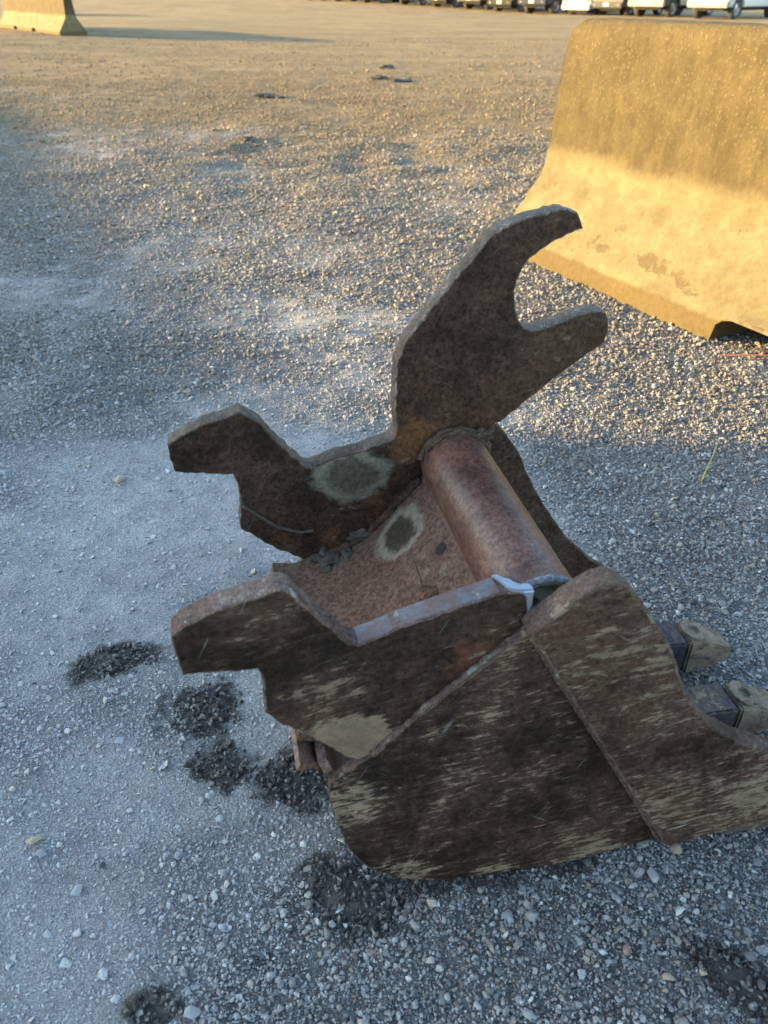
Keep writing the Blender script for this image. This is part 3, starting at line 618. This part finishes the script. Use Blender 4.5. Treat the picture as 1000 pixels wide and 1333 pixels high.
# teeth
def tooth(wc, first):
    def box8(pts): # pts: list of (u, halfwidth, z_top, z_bottom)
        bm = bmesh.new(); prev = None
        for u, hw, zt, zb in pts:
            ring = [bm.verts.new((u, wc - hw, zb)), bm.verts.new((u, wc + hw, zb)), bm.verts.new((u, wc + hw, zt)), bm.verts.new((u, wc - hw, zt))]
            if prev:
                for q in range(4): bm.faces.new((prev[q], prev[(q + 1) % 4], ring[(q + 1) % 4], ring[q]))
            else: bm.faces.new(ring[::-1])
            prev = ring
        bm.faces.new(prev); bmesh.ops.recalc_face_normals(bm, faces=bm.faces[:])
        return bm
    bm = box8([(.385, .024, .050, .012), (.425, .0265, .066, .004), (.470, .0275, .073, .000), (.514, .0270, .069, -.002)])
    bmesh.ops.bevel(bm, geom=bm.edges[:], offset=.0035, segments=2, affect='EDGES')
    ad = obj('tooth_adapter', bm, M_adapt, bucket)
    bm = box8([(.519, .0265, .067, .000), (.540, .0265, .066, .001), (.553, .0260, .060, .003), (.575, .0255, .049, .008), (.598, .0250, .039, .020)])
    bmesh.ops.bevel(bm, geom=bm.edges[:], offset=.003, segments=2, affect='EDGES')
    tp = obj('tooth_tip', bm, M_tooth, bucket)
    bm = bmesh.new(); N_ = 28; pr = None        # raised collar round the pin hole
    for rr, zz in ((.0245, .060), (.0235, .0705), (.0215, .0718), (.0105, .0718), (.0090, .0690), (.0085, .062)):
        ring = [bm.verts.new((.536 + rr * .82 * math.cos(q / N_ * 6.28318), wc + rr * math.sin(q / N_ * 6.28318), zz - .10 * (rr * math.cos(q / N_ * 6.28318)))) for q in range(N_)]
        if pr:
            for q in range(N_): bm.faces.new((pr[q], pr[(q + 1) % N_], ring[(q + 1) % N_], ring[q]))
        pr = ring
    bm.faces.new(pr); bmesh.ops.recalc_face_normals(bm, faces=bm.faces[:])
    obj('pin_collar', bm, M_tooth, tp, 30)
for k, wc in enumerate((.2625, .1275, -.0075)): tooth(wc, k == 0)

# ------------------------------------------------------------------ damp clods and single stones near the bucket
B0 = random.Random(3)
def damp_patch(x, y, rx, ry, rot, label, seed):
    r = random.Random(seed); z0 = float(ground_z(x, y))
    root = bpy.data.objects.new('damp_clod', None)
    bm = bmesh.new(); nr, na = 9, 40; c, s_ = math.cos(rot), math.sin(rot); rings = []
    for k in range(nr + 1):
        ring = []
        for q in range(na):
            a = q / na * 6.28318; f = k / nr
            ed = 1 + .38 * mnoise.fractal(Vector((math.cos(a) * 1.3, math.sin(a) * 1.3, seed)), 1, 2, 3)
            lx, ly = rx * f * ed * math.cos(a), ry * f * ed * math.sin(a)
            px, py = x + lx * c - ly * s_, y + lx * s_ + ly * c
            h = (.0005 + .003 * mnoise.fractal(Vector((px * 60, py * 60, seed)), 1, 2, 4) * (1 - f * .6)) * (1 - f ** 6) - .004 * f ** 6 + .003 * (1 - f)
            ring.append((px, py, float(ground_z(px, py)) + h))
        rings.append(ring)
    vs = [[bm.verts.new(p) for p in ring] for ring in rings[1:]]
    cv = bm.verts.new(rings[0][0])
    for q in range(na): bm.faces.new((cv, vs[0][q], vs[0][(q + 1) % na]))
    for k in range(nr - 1):
        for q in range(na): bm.faces.new((vs[k][q], vs[k + 1][q], vs[k + 1][(q + 1) % na], vs[k][(q + 1) % na]))
    o = obj('damp_clod', bm, M_damp, None, 60); tag(o, label, 'soil clod', 'dark damp clods dropped on the gravel')
    # crumbs on it: too many and small to count
    verts, faces = [], []; base = bpy.data.meshes['pebble']
    bv = np.array([v.co for v in base.vertices]); bf = [tuple(p.vertices) for p in base.polygons]
    for _ in range(int(230000 * rx * ry)):
        f = math.sqrt(r.uniform(0, 1)) * 1.4; a = r.uniform(0, 6.28)
        if f > .9 and r.random() < (f - .9) * 3: continue
        ed = 1 + .38 * mnoise.fractal(Vector((math.cos(a) * 1.3, math.sin(a) * 1.3, seed)), 1, 2, 3)
        lx, ly = rx * f * ed * math.cos(a), ry * f * ed * math.sin(a); px, py = x + lx * c - ly * s_, y + lx * s_ + ly * c
        sz = min(.017, .0068 * math.exp(r.gauss(0, .45)))
        m = np.array((Matrix.Rotation(r.uniform(0, 6.28), 3, 'Z') @ Matrix.Rotation(r.uniform(-.8, .8), 3, 'X')))
        vv = bv @ m.T * sz + np.array((px, py, float(ground_z(px, py)) + .003 * max(0, 1 - f * f) + sz * .22))
        k0 = len(verts); verts += [tuple(q) for q in vv]; faces += [tuple(i_ + k0 for i_ in f_) for f_ in bf]
    me = bpy.data.meshes.new('crumbs'); me.from_pydata(verts, [], faces); me.materials.append(M_crumb)
    tag(link(bpy.data.objects.new('crumbs', me), o), kind='stuff')
    bpy.data.objects.remove(root)
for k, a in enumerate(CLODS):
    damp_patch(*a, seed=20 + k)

def stone_mat(name, c, dust=.3):
    n = NT(name); v = n.tex(); f = n.noise(v, 120, 6, .7)
    return n.done(n.scale(n.mix(n.step(n.noise(v, 60, 5), .4, .7, 0, dust), c, (.38, .375, .36)), n.step(f, .3, .7, .78, 1.2)), .85, n.bump(f, .4, .0015), spec=.35)
SM = dict(white=stone_mat('white_stone', (.46, .46, .44)), grey=stone_mat('grey_stone', (.26, .265, .27)), tan=stone_mat('tan_stone', (.34, .27, .18)), dark=stone_mat('dark_stone', (.045, .045, .047), .1), orange=stone_mat('orange_chip', (.42, .14, .04), .1))
for k, (x, y, s_, m, lab) in enumerate([
    (-.052, .486, .016, 'white', 'white pebble at the edge of the damp clod in front of the heel'),
    (-.045, .470, .011, 'white', 'smaller white pebble just below the white pebble at the damp clod'),
    (-.203, .376, .024, 'grey', 'angular pale stone at the bottom border, largest near there'),
    (.349, .487, .020, 'white', 'thin white sliver of stone in front of the side cutter'),
    (.303, .517, .019, 'white', 'pale oblong stone close under the bucket floor'),
    (.313, .412, .022, 'tan', 'tan angular stone left of the narrow damp clod'),
    (.352, .418, .016, 'tan', 'tan pebble touching the narrow damp clod'),
    (.37, .567, .026, 'tan', 'buff flat stone beside the front corner of the side cutter'),
    (.331, .531, .027, 'grey', 'round grey stone before the foot of the side cutter weld'),
    (-.445, .575, .028, 'tan', 'buff flat stone near the left border'),
    (-.433, .558, .024, 'grey', 'grey stone beside the buff flat stone at the left border'),
    (-.371, .512, .021, 'grey', 'pale grey flat stone left of the middle foreground'),
    (-.350, .545, .013, 'dark', 'small black stone alone on the pale foreground dust'),
    (-.246, .640, .017, 'grey', 'pale stone below the small faint damp clod'),
    (-.585, 1.449, .045, 'tan', 'flat brown stone lying far left behind the hooked ear'),
    (-.162, 1.348, .024, 'white', 'pale stone in the dust above the far ear lobe'),
    (.10, 1.30, .012, 'orange', 'tiny orange chip of plastic beside the hook')]):
    me = stone_mesh('loose_stone', 300 + k, SM[m], .55, 13, .03)
    o = bpy.data.objects.new('loose_stone', me); o.scale = (s_ * .88,) * 3; o.location = (x, y, float(ground_z(x, y)) + s_ * .17); o.rotation_euler = (random.uniform(-.2, .2), random.uniform(-.2, .2), random.uniform(0, 6))
    link(o); tag(o, lab, 'plastic chip' if m == 'orange' else 'stone', None if m == 'orange' else 'loose stones standing out of the gravel')
    if m == 'orange': o.name = 'plastic_chip'

# lumps of dug earth lying farther out
for k, (x, y, a_, b_, c_, lab) in enumerate([
    (-1.22, 9.0, .17, .10, .055, 'low dark earth lump in the yard left of the hook, nearest of the far lumps'),
    (.04, 12.6, .20, .11, .070, 'dark earth lump farthest out in the sunlit yard above the hook'),
    (-.10, 11.0, .13, .09, .050, 'small earth lump left of a twin lump in the sunlit yard'),
    (.22, 10.7, .16, .09, .055, 'small earth lump right of its twin in the sunlit yard'),
    (-1.02, 6.2, .10, .06, .040, 'small clod of earth on the rough gravel left of the hook tip')]):
    o = clump('earth_lump', (0, 0, 0), (a_ * .9, b_ * .9, c_ * .55), 31 + k, M_damp, None, 4, .8)
    o.location = (x, y, float(ground_z(x, y)) + .004); o.rotation_euler = (0, 0, k * 1.3)
    tag(o, lab, 'earth lump', 'earth lumps lying in the yard')

# dry stalks by the right-hand barrier
def stalk(pts, r, col, label):
    o = obj('dry_stalk', tube_path([(x, y, float(ground_z(x, y)) + z) for x, y, z in pts], lambda t: r * (1 - .6 * t), 6), plain('stalk_fibre', col, .7, scale=80), None)
    tag(o, label, 'stalk', 'dry stalks on the gravel by the barrier')
stalk([(.70, 1.44, .006), (.73, 1.49, .012), (.755, 1.53, .022), (.775, 1.57, .026)], .0022, (.30, .30, .05), 'yellow green stalk on shaded gravel right of the hook')
stalk([(.985, 2.13, .012), (1.08, 2.12, .018), (1.20, 2.10, .022), (1.34, 2.07, .02)], .0030, (.40, .16, .09), 'reddish stalk lying in front of the barrier slot')
stalk([(1.09, 1.98, .010), (1.14, 1.94, .014), (1.21, 1.89, .012)], .0026, (.42, .33, .12), 'straw coloured stalk near the right border before the barrier')

# ------------------------------------------------------------------ concrete barriers
def concrete(name, seed):
    n = NT(name); v = n.tex(); P = n.mapping(v, loc=(seed * 3.7, seed * 1.3, 0)); z = n.sep(v)[2]
    big = n.noise(P, 2.2, 8, .62); mid = n.noise(P, 9, 9, .65); fine = n.noise(P, 60, 8, .72); grit = n.noise(P, 170, 6, .75)
    drip = n.m_('ADD', n.m_('MULTIPLY', n.noise(n.mapping(P, rot=(0, .10, 0), sc=(1, 1, .22)), 24, 9, .72), .5), n.m_('MULTIPLY', n.noise(P, 12, 9, .7), .5))
    clean = n.mix(n.step(mid, .3, .7), (.105, .088, .046), (.162, .138, .080))
    dirt = n.mix(n.step(drip, .32, .68), (.046, .0355, .0165), (.084, .067, .033))
    lim = n.m_('ADD', z, n.m_('MULTIPLY', n.m_('SUBTRACT', n.noise(P, 4.5, 10, .7), .5), .15))
    up = n.step(lim, .35, .412)
    col = n.mix(up, clean, dirt)
    blot = n.step(n.m_('ADD', n.m_('MULTIPLY', mid, .5), n.m_('MULTIPLY', n.noise(n.mapping(P, sc=(.5, 1, 1.2)), 7, 9, .7), .5)), .545, .575)
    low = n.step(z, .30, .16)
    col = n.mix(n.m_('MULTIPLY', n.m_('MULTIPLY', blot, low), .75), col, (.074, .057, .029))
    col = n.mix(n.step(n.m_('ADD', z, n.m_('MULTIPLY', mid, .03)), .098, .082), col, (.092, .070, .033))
    pit = n.step(n.voro(P, 26), .10, .05); pm = n.m_('MULTIPLY', pit, n.step(n.noise(P, 5, 3), .5, .62))
    col = n.mix(n.m_('MULTIPLY', pm, .7), col, (.11, .08, .05))
    wv = n.t.nodes.new('ShaderNodeTexNoise'); n.put(wv.inputs['Vector'], P); wv.inputs['Scale'].default_value = 70; wv.inputs['Detail'].default_value = 4
    va = n.t.nodes.new('ShaderNodeVectorMath'); va.operation = 'MULTIPLY_ADD'; n.put(va.inputs[0], wv.outputs['Color']); va.inputs[1].default_value = (.022, .022, .022); n.put(va.inputs[2], P)
    Q = va.outputs[0]
    agg = n.voro(Q, 85, 'F1'); aggc = n.sep(n.voro(Q, 85, 'F1', 'Color'))[0]
    am = n.m_('MULTIPLY', n.m_('MULTIPLY', n.step(agg, .50, .22), n.step(aggc, .42, .72)), n.step(n.m_('ADD', z, n.m_('MULTIPLY', big, .25)), .45, .85))
    col = n.mix(n.m_('MULTIPLY', am, .65), col, (.135, .112, .070))
    col = n.scale(col, n.step(fine, .28, .72, .84, 1.14)); col = n.scale(col, n.step(big, .3, .7, .9, 1.08))
    h = n.m_('ADD', n.m_('MULTIPLY', fine, .6), n.m_('MULTIPLY', am, .5)); h = n.m_('ADD', h, n.m_('MULTIPLY', grit, .35)); h = n.m_('SUBTRACT', h, n.m_('MULTIPLY', pm, .8))
    nor = n.bump(h, .8, .006)
    return n.done(col, .92, nor, spec=.2)
def barrier(name, start, direction, L, label, mat, seed, slots, face_left=True, hgt=.81):
    d = Vector((direction[0], direction[1])).normalized()
    half = [(.305, 0), (.305, .035), (.302, .075), (.262, .130), (.215, .195), (.170, .258), (.133, .315), (.118, .36), (.108, .45), (.098, .56), (.088, .68), (.080, hgt - .035), (.070, hgt - .010), (.052, hgt)]
    dense = []
    for a, b in zip(half[:-1], half[1:]):
        q = max(1, int(math.dist(a, b) / .03))
        for t in range(q): dense.append((a[0] + (b[0] - a[0]) * t / q, a[1] + (b[1] - a[1]) * t / q))
    dense.append(half[-1])
    prof = dense + [(-y, z) for y, z in dense[::-1]]
    n_ = int(L / .035); bm = bmesh.new(); prev = None
    stn = sorted([L * k / n_ for k in range(n_ + 1)] + [v_ for a_, b_, _ in slots for v_ in (a_, a_ + .012, b_ - .012, b_)])
    for k, s_ in enumerate(stn):
        ring = []
        hs = max([0] + [hh * min(1, .55 + (s_ - a_) / .10, .55 + (b_ - s_) / .10) for a_, b_, hh in slots if a_ < s_ < b_])
        for y, z in prof:
            end = min(s_, L - s_); x = s_
            ch = max(0, z - (hgt - .055)) * 1.5 + .012 * max(0, mnoise.noise(Vector((y * 9, z * 9, seed)))) + .018 * max(0, mnoise.noise(Vector((y * 3, z * 22, seed + 5))))
            if end < .10: x += (1 if s_ < L / 2 else -1) * ch * (1 - end / .10)
            nz = Vector((x * 5, y * 5, z * 5 + seed)); o_ = .003 * mnoise.noise(nz) + .0018 * mnoise.noise(nz * 5)
            ring.append(bm.verts.new((x, y + (o_ if y > 0 else -o_), max(0, z + (o_ * .8 if z > hgt - .05 else 0)) if z > .01 else z + .004 * mnoise.noise(Vector((x * 14, y * 3, seed)))))  )
            if ring[-1].co.z < hs: ring[-1].co.z = hs + .1 * ring[-1].co.z
        m = len(prof)
        if prev:
            for q in range(m): bm.faces.new((prev[q], ring[q], ring[(q + 1) % m], prev[(q + 1) % m]))
        else: bm.faces.new(ring)
        prev = ring
    bm.faces.new(prev[::-1]); bmesh.ops.recalc_face_normals(bm, faces=bm.faces[:])
    z0 = float(terrain(start[0] + d.x * L / 2, start[1] + d.y * L / 2))
    o = obj(name, bm, mat, None, 45)
    o.location = (start[0], start[1], z0 - .004); o.rotation_euler = (0, 0, math.atan2(d.y, d.x))
    tag(o, label, 'barrier', 'concrete barriers standing in the yard'); return o
# near one: toe corner at (.517, 3.36), running towards the lower right
bd = Vector((.43, -.87)).normalized(); bn = Vector((-bd.y, bd.x))        # bn points away from the camera
if bn.y < 0: bn = -bn
st = Vector((.495, 3.32)) + bn * .305
M_conc = concrete('sunlit_concrete', 1)
barrier('concrete_barrier', st, bd, 6.1, 'large weathered concrete barrier at the right, golden lit, behind the hook', M_conc, 1, [(1.16, 1.62, .09), (4.4, 4.86, .09)], hgt=.825)
ld = Vector((3.40, -5.0)).normalized(); ln = Vector((-ld.y, ld.x)) * (1 if -ld.y * 0 + ld.x > 0 else -1)
lst = Vector((-10.62, 25.1)) + Vector((ld.y * -1, ld.x)) * .305
M_conc2 = concrete('pale_concrete', 5)
barrier('concrete_barrier', lst, ld, 6.1, 'distant pale concrete barrier at the upper left casting a long shadow', M_conc2, 5, [(1.7, 2.05, .085), (3.6, 3.95, .085)])
barrier('concrete_barrier', (-19.5, 50), ld, 6.1, 'farthest concrete barrier at the upper left, behind the other one', M_conc2, 9, [(1.7, 2.05, .085), (3.6, 3.95, .085)])

# ------------------------------------------------------------------ parked vehicles
n = NT('car_paint'); oi = n.t.nodes.new('ShaderNodeObjectInfo'); v = n.tex()
dirt = n.step(n.m_('ADD', n.m_('MULTIPLY', n.noise(v, 3, 6, .6), .5), n.sep(v)[2]), 1.15, .45, 0, .18)
pc = n.mix(dirt, oi.outputs['Color'], (.16, .13, .09))
M_paint = n.done(pc, n.m_('ADD', n.m_('MULTIPLY', dirt, .8), .42), None, 0, .35); n.b.inputs['Coat Weight'].default_value = .12
n = NT('bumper_paint'); oi = n.t.nodes.new('ShaderNodeObjectInfo')
M_bumper = n.done(n.scale(oi.outputs['Color'], .75), .65, None, 0, .15)
M_glass = plain('car_glass', (.02, .024, .028), .08, var=.05, scale=2)
M_tyre = plain('tyre_rubber', (.028, .027, .026), .85, scale=20)
M_rim = plain('alloy_rim', (.22, .22, .23), .35, .7, .1)
M_chrome = plain('chrome', (.10, .10, .10), .55, .3, .1, 4)
M_black = plain('black_trim', (.02, .02, .021), .6, scale=10)
M_lamp = plain('headlamp_lens', (.17, .17, .165), .12, .0, .1, 6)
M_red = plain('tail_lamp_red', (.45, .02, .015), .2, .0, .15, 6)
M_plate = plain('number_plate', (.34, .34, .32), .5, .0, .08, 10)
M_under = plain('underbody', (.015, .014, .013), .9, scale=6)
def bev_box(x0, x1, y0, y1, z0, z1, b=.02, taper=0.0):
    bm = bmesh.new(); vs = []
    for z_, t in ((z0, 0), (z1, taper)):
        vs += [bm.verts.new(p) for p in ((x0 + t, y0 + t, z_), (x1 - t, y0 + t, z_), (x1 - t, y1 - t, z_), (x0 + t, y1 - t, z_))]
    for f in ((3, 2, 1, 0), (4, 5, 6, 7), (0, 1, 5, 4), (1, 2, 6, 5), (2, 3, 7, 6), (3, 0, 4, 7)): bm.faces.new([vs[i_] for i_ in f])
    if b: bmesh.ops.bevel(bm, geom=bm.edges[:], offset=b, segments=2, affect='EDGES', clamp_overlap=True)
    return bm
def wheel_bm(r, w, rim=False):
    prof = [(r * .62, -w * .30), (r * .62, -w * .42), (r * .70, -w * .5), (r * .93, -w * .5), (r, -w * .36), (r, w * .36), (r * .93, w * .5), (r * .70, w * .5), (r * .62, w * .42), (r * .62, w * .30)] if not rim else \
           [(0, w * .34), (r * .12, w * .36), (r * .15, w * .28), (r * .50, w * .22), (r * .57, w * .40), (r * .63, w * .44), (r * .63, -w * .44), (r * .5, -w * .3), (0, -w * .3)]
    bm = bmesh.new(); N_ = 32; pr = None
    for rr, yy in prof:
        ring = [bm.verts.new((rr * math.cos(q / N_ * 6.28318), yy, rr * math.sin(q / N_ * 6.28318))) for q in range(N_)] if rr else [bm.verts.new((0, yy, 0))]
        if pr:
            for q in range(N_):
                a, b = pr[q % len(pr)], pr[(q + 1) % len(pr)]; c, d_ = ring[(q + 1) % len(ring)], ring[q % len(ring)]
                fs = list(dict.fromkeys((a, b, c, d_)))
                if len(fs) > 2: bm.faces.new(fs)
        pr = ring
    bmesh.ops.recalc_face_normals(bm, faces=bm.faces[:]); return bm
def body_bm(side, hw, arches, ra):
    "side outline (x, z) closed along the top, sills at the bottom with wheel arches; extruded across, narrowing at the roof"
    zb = side['sill']; pts = []
    xs = sorted(arches); x0, x1 = side['rear'], side['front']
    pts.append((x0, zb + .10))
    for xa in xs:
        h0 = math.sqrt(max(0, ra * ra - (zb - side['axle']) ** 2)); a0 = math.atan2(zb - side['axle'], -h0); a1 = math.atan2(zb - side['axle'], h0)
        if a0 < 0: a0 += 6.28318
        for k in range(11): a = a0 + (a1 - a0) * k / 10; pts.append((xa + ra * math.cos(a), side['axle'] + ra * math.sin(a)))
    pts.append((x1 - .03, zb)); pts += side['top']
    bm = bmesh.new()
    def yy(z): return hw - (max(0, z - side['belt']) * .26 + max(0, .55 - z) * .08 + max(0, z - .8) * .03)
    L = [bm.verts.new((x, yy(z), z)) for x, z in pts]; Rr = [bm.verts.new((x, -yy(z), z)) for x, z in pts]
    a = bm.faces.new(L); b = bm.faces.new(Rr[::-1])
    for k in range(len(pts)): j = (k + 1) % len(pts); bm.faces.new((L[j], L[k], Rr[k], Rr[j]))
    bmesh.ops.recalc_face_normals(bm, faces=bm.faces[:])
    bmesh.ops.bevel(bm, geom=list(a.edges) + list(b.edges), offset=.035, segments=2, affect='EDGES', clamp_overlap=True)
    bmesh.ops.triangulate(bm, faces=[f for f in bm.faces if len(f.verts) > 4])
    return bm, yy
def quad_pane(name, pts, parent, mat, thick=.012):
    "thin pane from 4 corners, pushed out along its normal"
    P = [Vector(p) for p in pts]; nn = (P[1] - P[0]).cross(P[2] - P[0]).normalized(); bm = bmesh.new()
    a = [bm.verts.new(p - nn * .01) for p in P]; b = [bm.verts.new(p + nn * thick) for p in P]
    bm.faces.new(a[::-1]); bm.faces.new(b)
    for k in range(4): j = (k + 1) % 4; bm.faces.new((a[k], a[j], b[j], b[k]))
    return obj(name, bm, mat, parent, 0)
def make_vehicle(kind, col):
    root = empty('parked_' + {'pickup': 'pickup', 'suv': 'suv', 'car': 'car'}[kind])
    if kind == 'pickup':
        rw, ax, hw, fx, rx = .40, .40, .98, 1.95, -1.75
        side = dict(sill=.46, axle=.40, rear=-2.85, front=2.85, belt=1.18, top=[(2.90, .62), (2.88, 1.02), (2.72, 1.14), (1.45, 1.24), (.72, 1.80), (.40, 1.88), (-.85, 1.88), (-1.02, 1.80), (-1.12, 1.24), (-2.82, 1.24), (-2.87, 1.10)])
        win = [((.98, 1.27), (.42, 1.27), (.42, 1.74), (.66, 1.74)), ((.34, 1.27), (-.88, 1.27), (-.84, 1.74), (.34, 1.74))]; ws = (1.40, 1.29, .78, 1.76); rws = (-1.10, 1.32, -1.03, 1.74)
    elif kind == 'suv':
        rw, ax, hw, fx, rx = .37, .37, .94, 1.45, -1.40
        side = dict(sill=.36, axle=.37, rear=-2.28, front=2.30, belt=1.08, top=[(2.36, .55), (2.34, .90), (2.18, 1.04), (1.15, 1.12), (.48, 1.66), (.15, 1.74), (-1.75, 1.70), (-2.02, 1.60), (-2.30, 1.10), (-2.34, .70)])
        win = [((.80, 1.15), (.05, 1.15), (.05, 1.60), (.42, 1.60)), ((-.02, 1.15), (-.95, 1.15), (-.95, 1.60), (-.02, 1.60)), ((-1.02, 1.15), (-1.90, 1.15), (-1.75, 1.58), (-1.02, 1.60))]; ws = (1.10, 1.16, .52, 1.62); rws = (-2.26, 1.16, -2.05, 1.55)
    else:
        rw, ax, hw, fx, rx = .32, .32, .88, 1.35, -1.30
        side = dict(sill=.27, axle=.32, rear=-2.10, front=2.10, belt=.92, top=[(2.16, .42), (2.14, .70), (1.95, .84), (1.05, .96), (.35, 1.42), (0, 1.48), (-1.35, 1.46), (-1.75, 1.34), (-2.08, .96), (-2.14, .55)])
        win = [((.70, .99), (-.02, .99), (-.02, 1.38), (.28, 1.38)), ((-.10, .99), (-1.05, .99), (-1.05, 1.38), (-.10, 1.38))]; ws = (1.00, 1.00, .40, 1.40); rws = (-2.03, 1.00, -1.78, 1.31)
    bm, yy = body_bm(side, hw, (fx, rx), rw + .085)
    obj('body', bm, M_paint, root, 40)
    obj('underbody', bev_box(side['rear'] + .15, side['front'] - .2, -hw + .28, hw - .28, side['sill'] - .14, side['sill'] + .3, .02), M_under, root)
    for sg in (1, -1):
        for q in win:
            pts = [(x, sg * yy(z), z) for x, z in q]
            quad_pane('window', pts if sg < 0 else pts[::-1], root, M_glass)
        f_ = side['front']
        zt = side['top'][1][1]
        obj('headlight', bev_box(f_ - .06, f_ + .055, min(sg * (hw - .36), sg * (hw - .07)), max(sg * (hw - .36), sg * (hw - .07)), zt - .20, zt - .02, .02), M_lamp, root)
        obj('tail_light', bev_box(side['rear'] - .06, side['rear'] + .05, min(sg * (hw - .22), sg * (hw - .08)), max(sg * (hw - .22), sg * (hw - .08)), zt - .22, zt + .08, .015), M_red, root)
        obj('fog_lamp', bev_box(f_ + .08, f_ + .135, min(sg * (hw - .34), sg * (hw - .2)), max(sg * (hw - .34), sg * (hw - .2)), side['sill'] + .06, side['sill'] + .16, .02), M_lamp, root)
        obj('mirror', bev_box(win[0][0][0] - .22, win[0][0][0] - .06, min(sg * (hw - .02), sg * (hw + .18)), max(sg * (hw - .02), sg * (hw + .18)), side['belt'] + .05, side['belt'] + .24, .03), M_black, root)
        for q in (.42, -.80): obj('door_handle', bev_box(q - .3, q - .12, min(sg * (hw - .05), sg * (hw + .015)), max(sg * (hw - .05), sg * (hw + .015)), side['belt'] - .17, side['belt'] - .13, .008), M_chrome, root)
        for wx in (fx, rx):
            t = obj('wheel', wheel_bm(rw, .26), M_tyre, root, 50); t.location = (wx, sg * (hw - .16), rw)
            rm_ = obj('rim', wheel_bm(rw, .26, True), M_rim, t, 40)
            if sg < 0: t.rotation_euler = (0, 0, math.pi)
    quad_pane('windscreen', [(ws[0], -hw + .18, ws[1]), (ws[0], hw - .18, ws[1]), (ws[2], hw - .30, ws[3]), (ws[2], -hw + .30, ws[3])], root, M_glass, .02)
    quad_pane('rear_window', [(rws[0], hw - .2, rws[1]), (rws[0], -hw + .2, rws[1]), (rws[2], -hw + .28, rws[3]), (rws[2], hw - .28, rws[3])], root, M_glass, .02)
    f_ = side['front']
    gr = obj('grille', bev_box(f_ - .04, f_ + .045, -hw + .40, hw - .40, side['sill'] + .32, side['top'][1][1] - .03, .02), M_black, root)
    for q in range(3):
        z_ = side['sill'] + .40 + q * .12
        if z_ < side['top'][1][1] - .08: obj('grille_bar', bev_box(f_ + .03, f_ + .06, -hw + .42, hw - .42, z_, z_ + .035, .008), M_chrome, gr)
    ch = M_bumper
    obj('front_bumper', bev_box(f_ - .15, f_ + .12, -hw + .02, hw - .02, side['sill'] - .02, side['sill'] + .25, .05), ch, root)
    obj('rear_bumper', bev_box(side['rear'] - .12, side['rear'] + .15, -hw + .02, hw - .02, side['sill'] - .02, side['sill'] + .25, .05), ch, root)
    obj('number_plate', bev_box(f_ + .115, f_ + .135, -.16, .16, side['sill'] + .06, side['sill'] + .20, .004), M_plate, root)
    for o in [root] + list(root.children_recursive): o.color = (*col, 1)
    return root
def copy_tree(o, parent, col):
    c = o.copy(); COL.objects.link(c); c.parent = parent; c.color = (*col, 1)
    for k in list(o.children): copy_tree(k, c, col)
    return c
FIRST = {}
def park(kind, x, y, yaw, col, label):
    if kind not in FIRST: root = make_vehicle(kind, col); FIRST[kind] = (root, 0)
    else: root = copy_tree(FIRST[kind][0], None, col)
    fx = {'pickup': 2.9, 'suv': 2.4, 'car': 2.2}[kind]
    cx, cy = x - math.cos(yaw) * fx, y - math.sin(yaw) * fx
    root.location = (cx, cy, float(terrain(x, y)) - .01); root.rotation_euler = (0, 0, yaw)
    if 'chrome bumper' in label:
        for c in root.children:
            if c.name.startswith('front_bumper'): c.color = (.30, .30, .30, 1)
    tag(root, label, {'pickup': 'pickup truck', 'suv': 'suv', 'car': 'car'}[kind], 'vehicles parked along the far edge of the yard')
silver, black, white, navy, grey, red = (.30, .31, .33), (.012, .013, .015), (.62, .61, .58), (.016, .024, .055), (.07, .075, .08), (.16, .02, .02)
YAW = R(-136)
cars = [('pickup', 14.2, 40.4, silver, 'silver pickup truck at the far right above the large barrier'),
        ('pickup', 12.4, 43.6, black, 'black pickup truck with chrome bumper beside the silver pickup'),
        ('suv', 11.2, 46.4, grey, 'grey sport utility vehicle between the black pickup and the white car'),
        ('car', 9.9, 47.6, white, 'white car parked tail outwards with red tail light showing'),
        ('pickup', 8.0, 49.8, navy, 'dark blue pickup truck just left of the white car'),
        ('suv', 6.6, 52.8, black, 'black sport utility vehicle next to the dark blue pickup'),
        ('pickup', 5.1, 55.4, grey, 'charcoal grey pickup truck, third left of the white car'),
        ('suv', 3.25, 58, black, 'black sport utility vehicle left of the charcoal pickup'),
        ('pickup', 1.25, 60.4, black, 'black pickup truck, fifth left of the white car'),
        ('suv', -1.35, 63.4, navy, 'dark blue sport utility vehicle at the far left of the row, third from its end'),
        ('pickup', -3.45, 66, black, 'black pickup truck second from the left end of the row'),
        ('suv', -5.7, 68.5, red, 'dark red sport utility vehicle at the left end of the row')]
for kd, x, y, c, lab in cars:
    tail = 'tail outwards' in lab
    park(kd, x, y, YAW, c, lab)
    if tail:
        o = [q for q in COL.objects if q.get('label') == lab][0]; o.rotation_euler = (0, 0, YAW + math.pi)
print('gravel instances', N, 'ground verts', len(V))
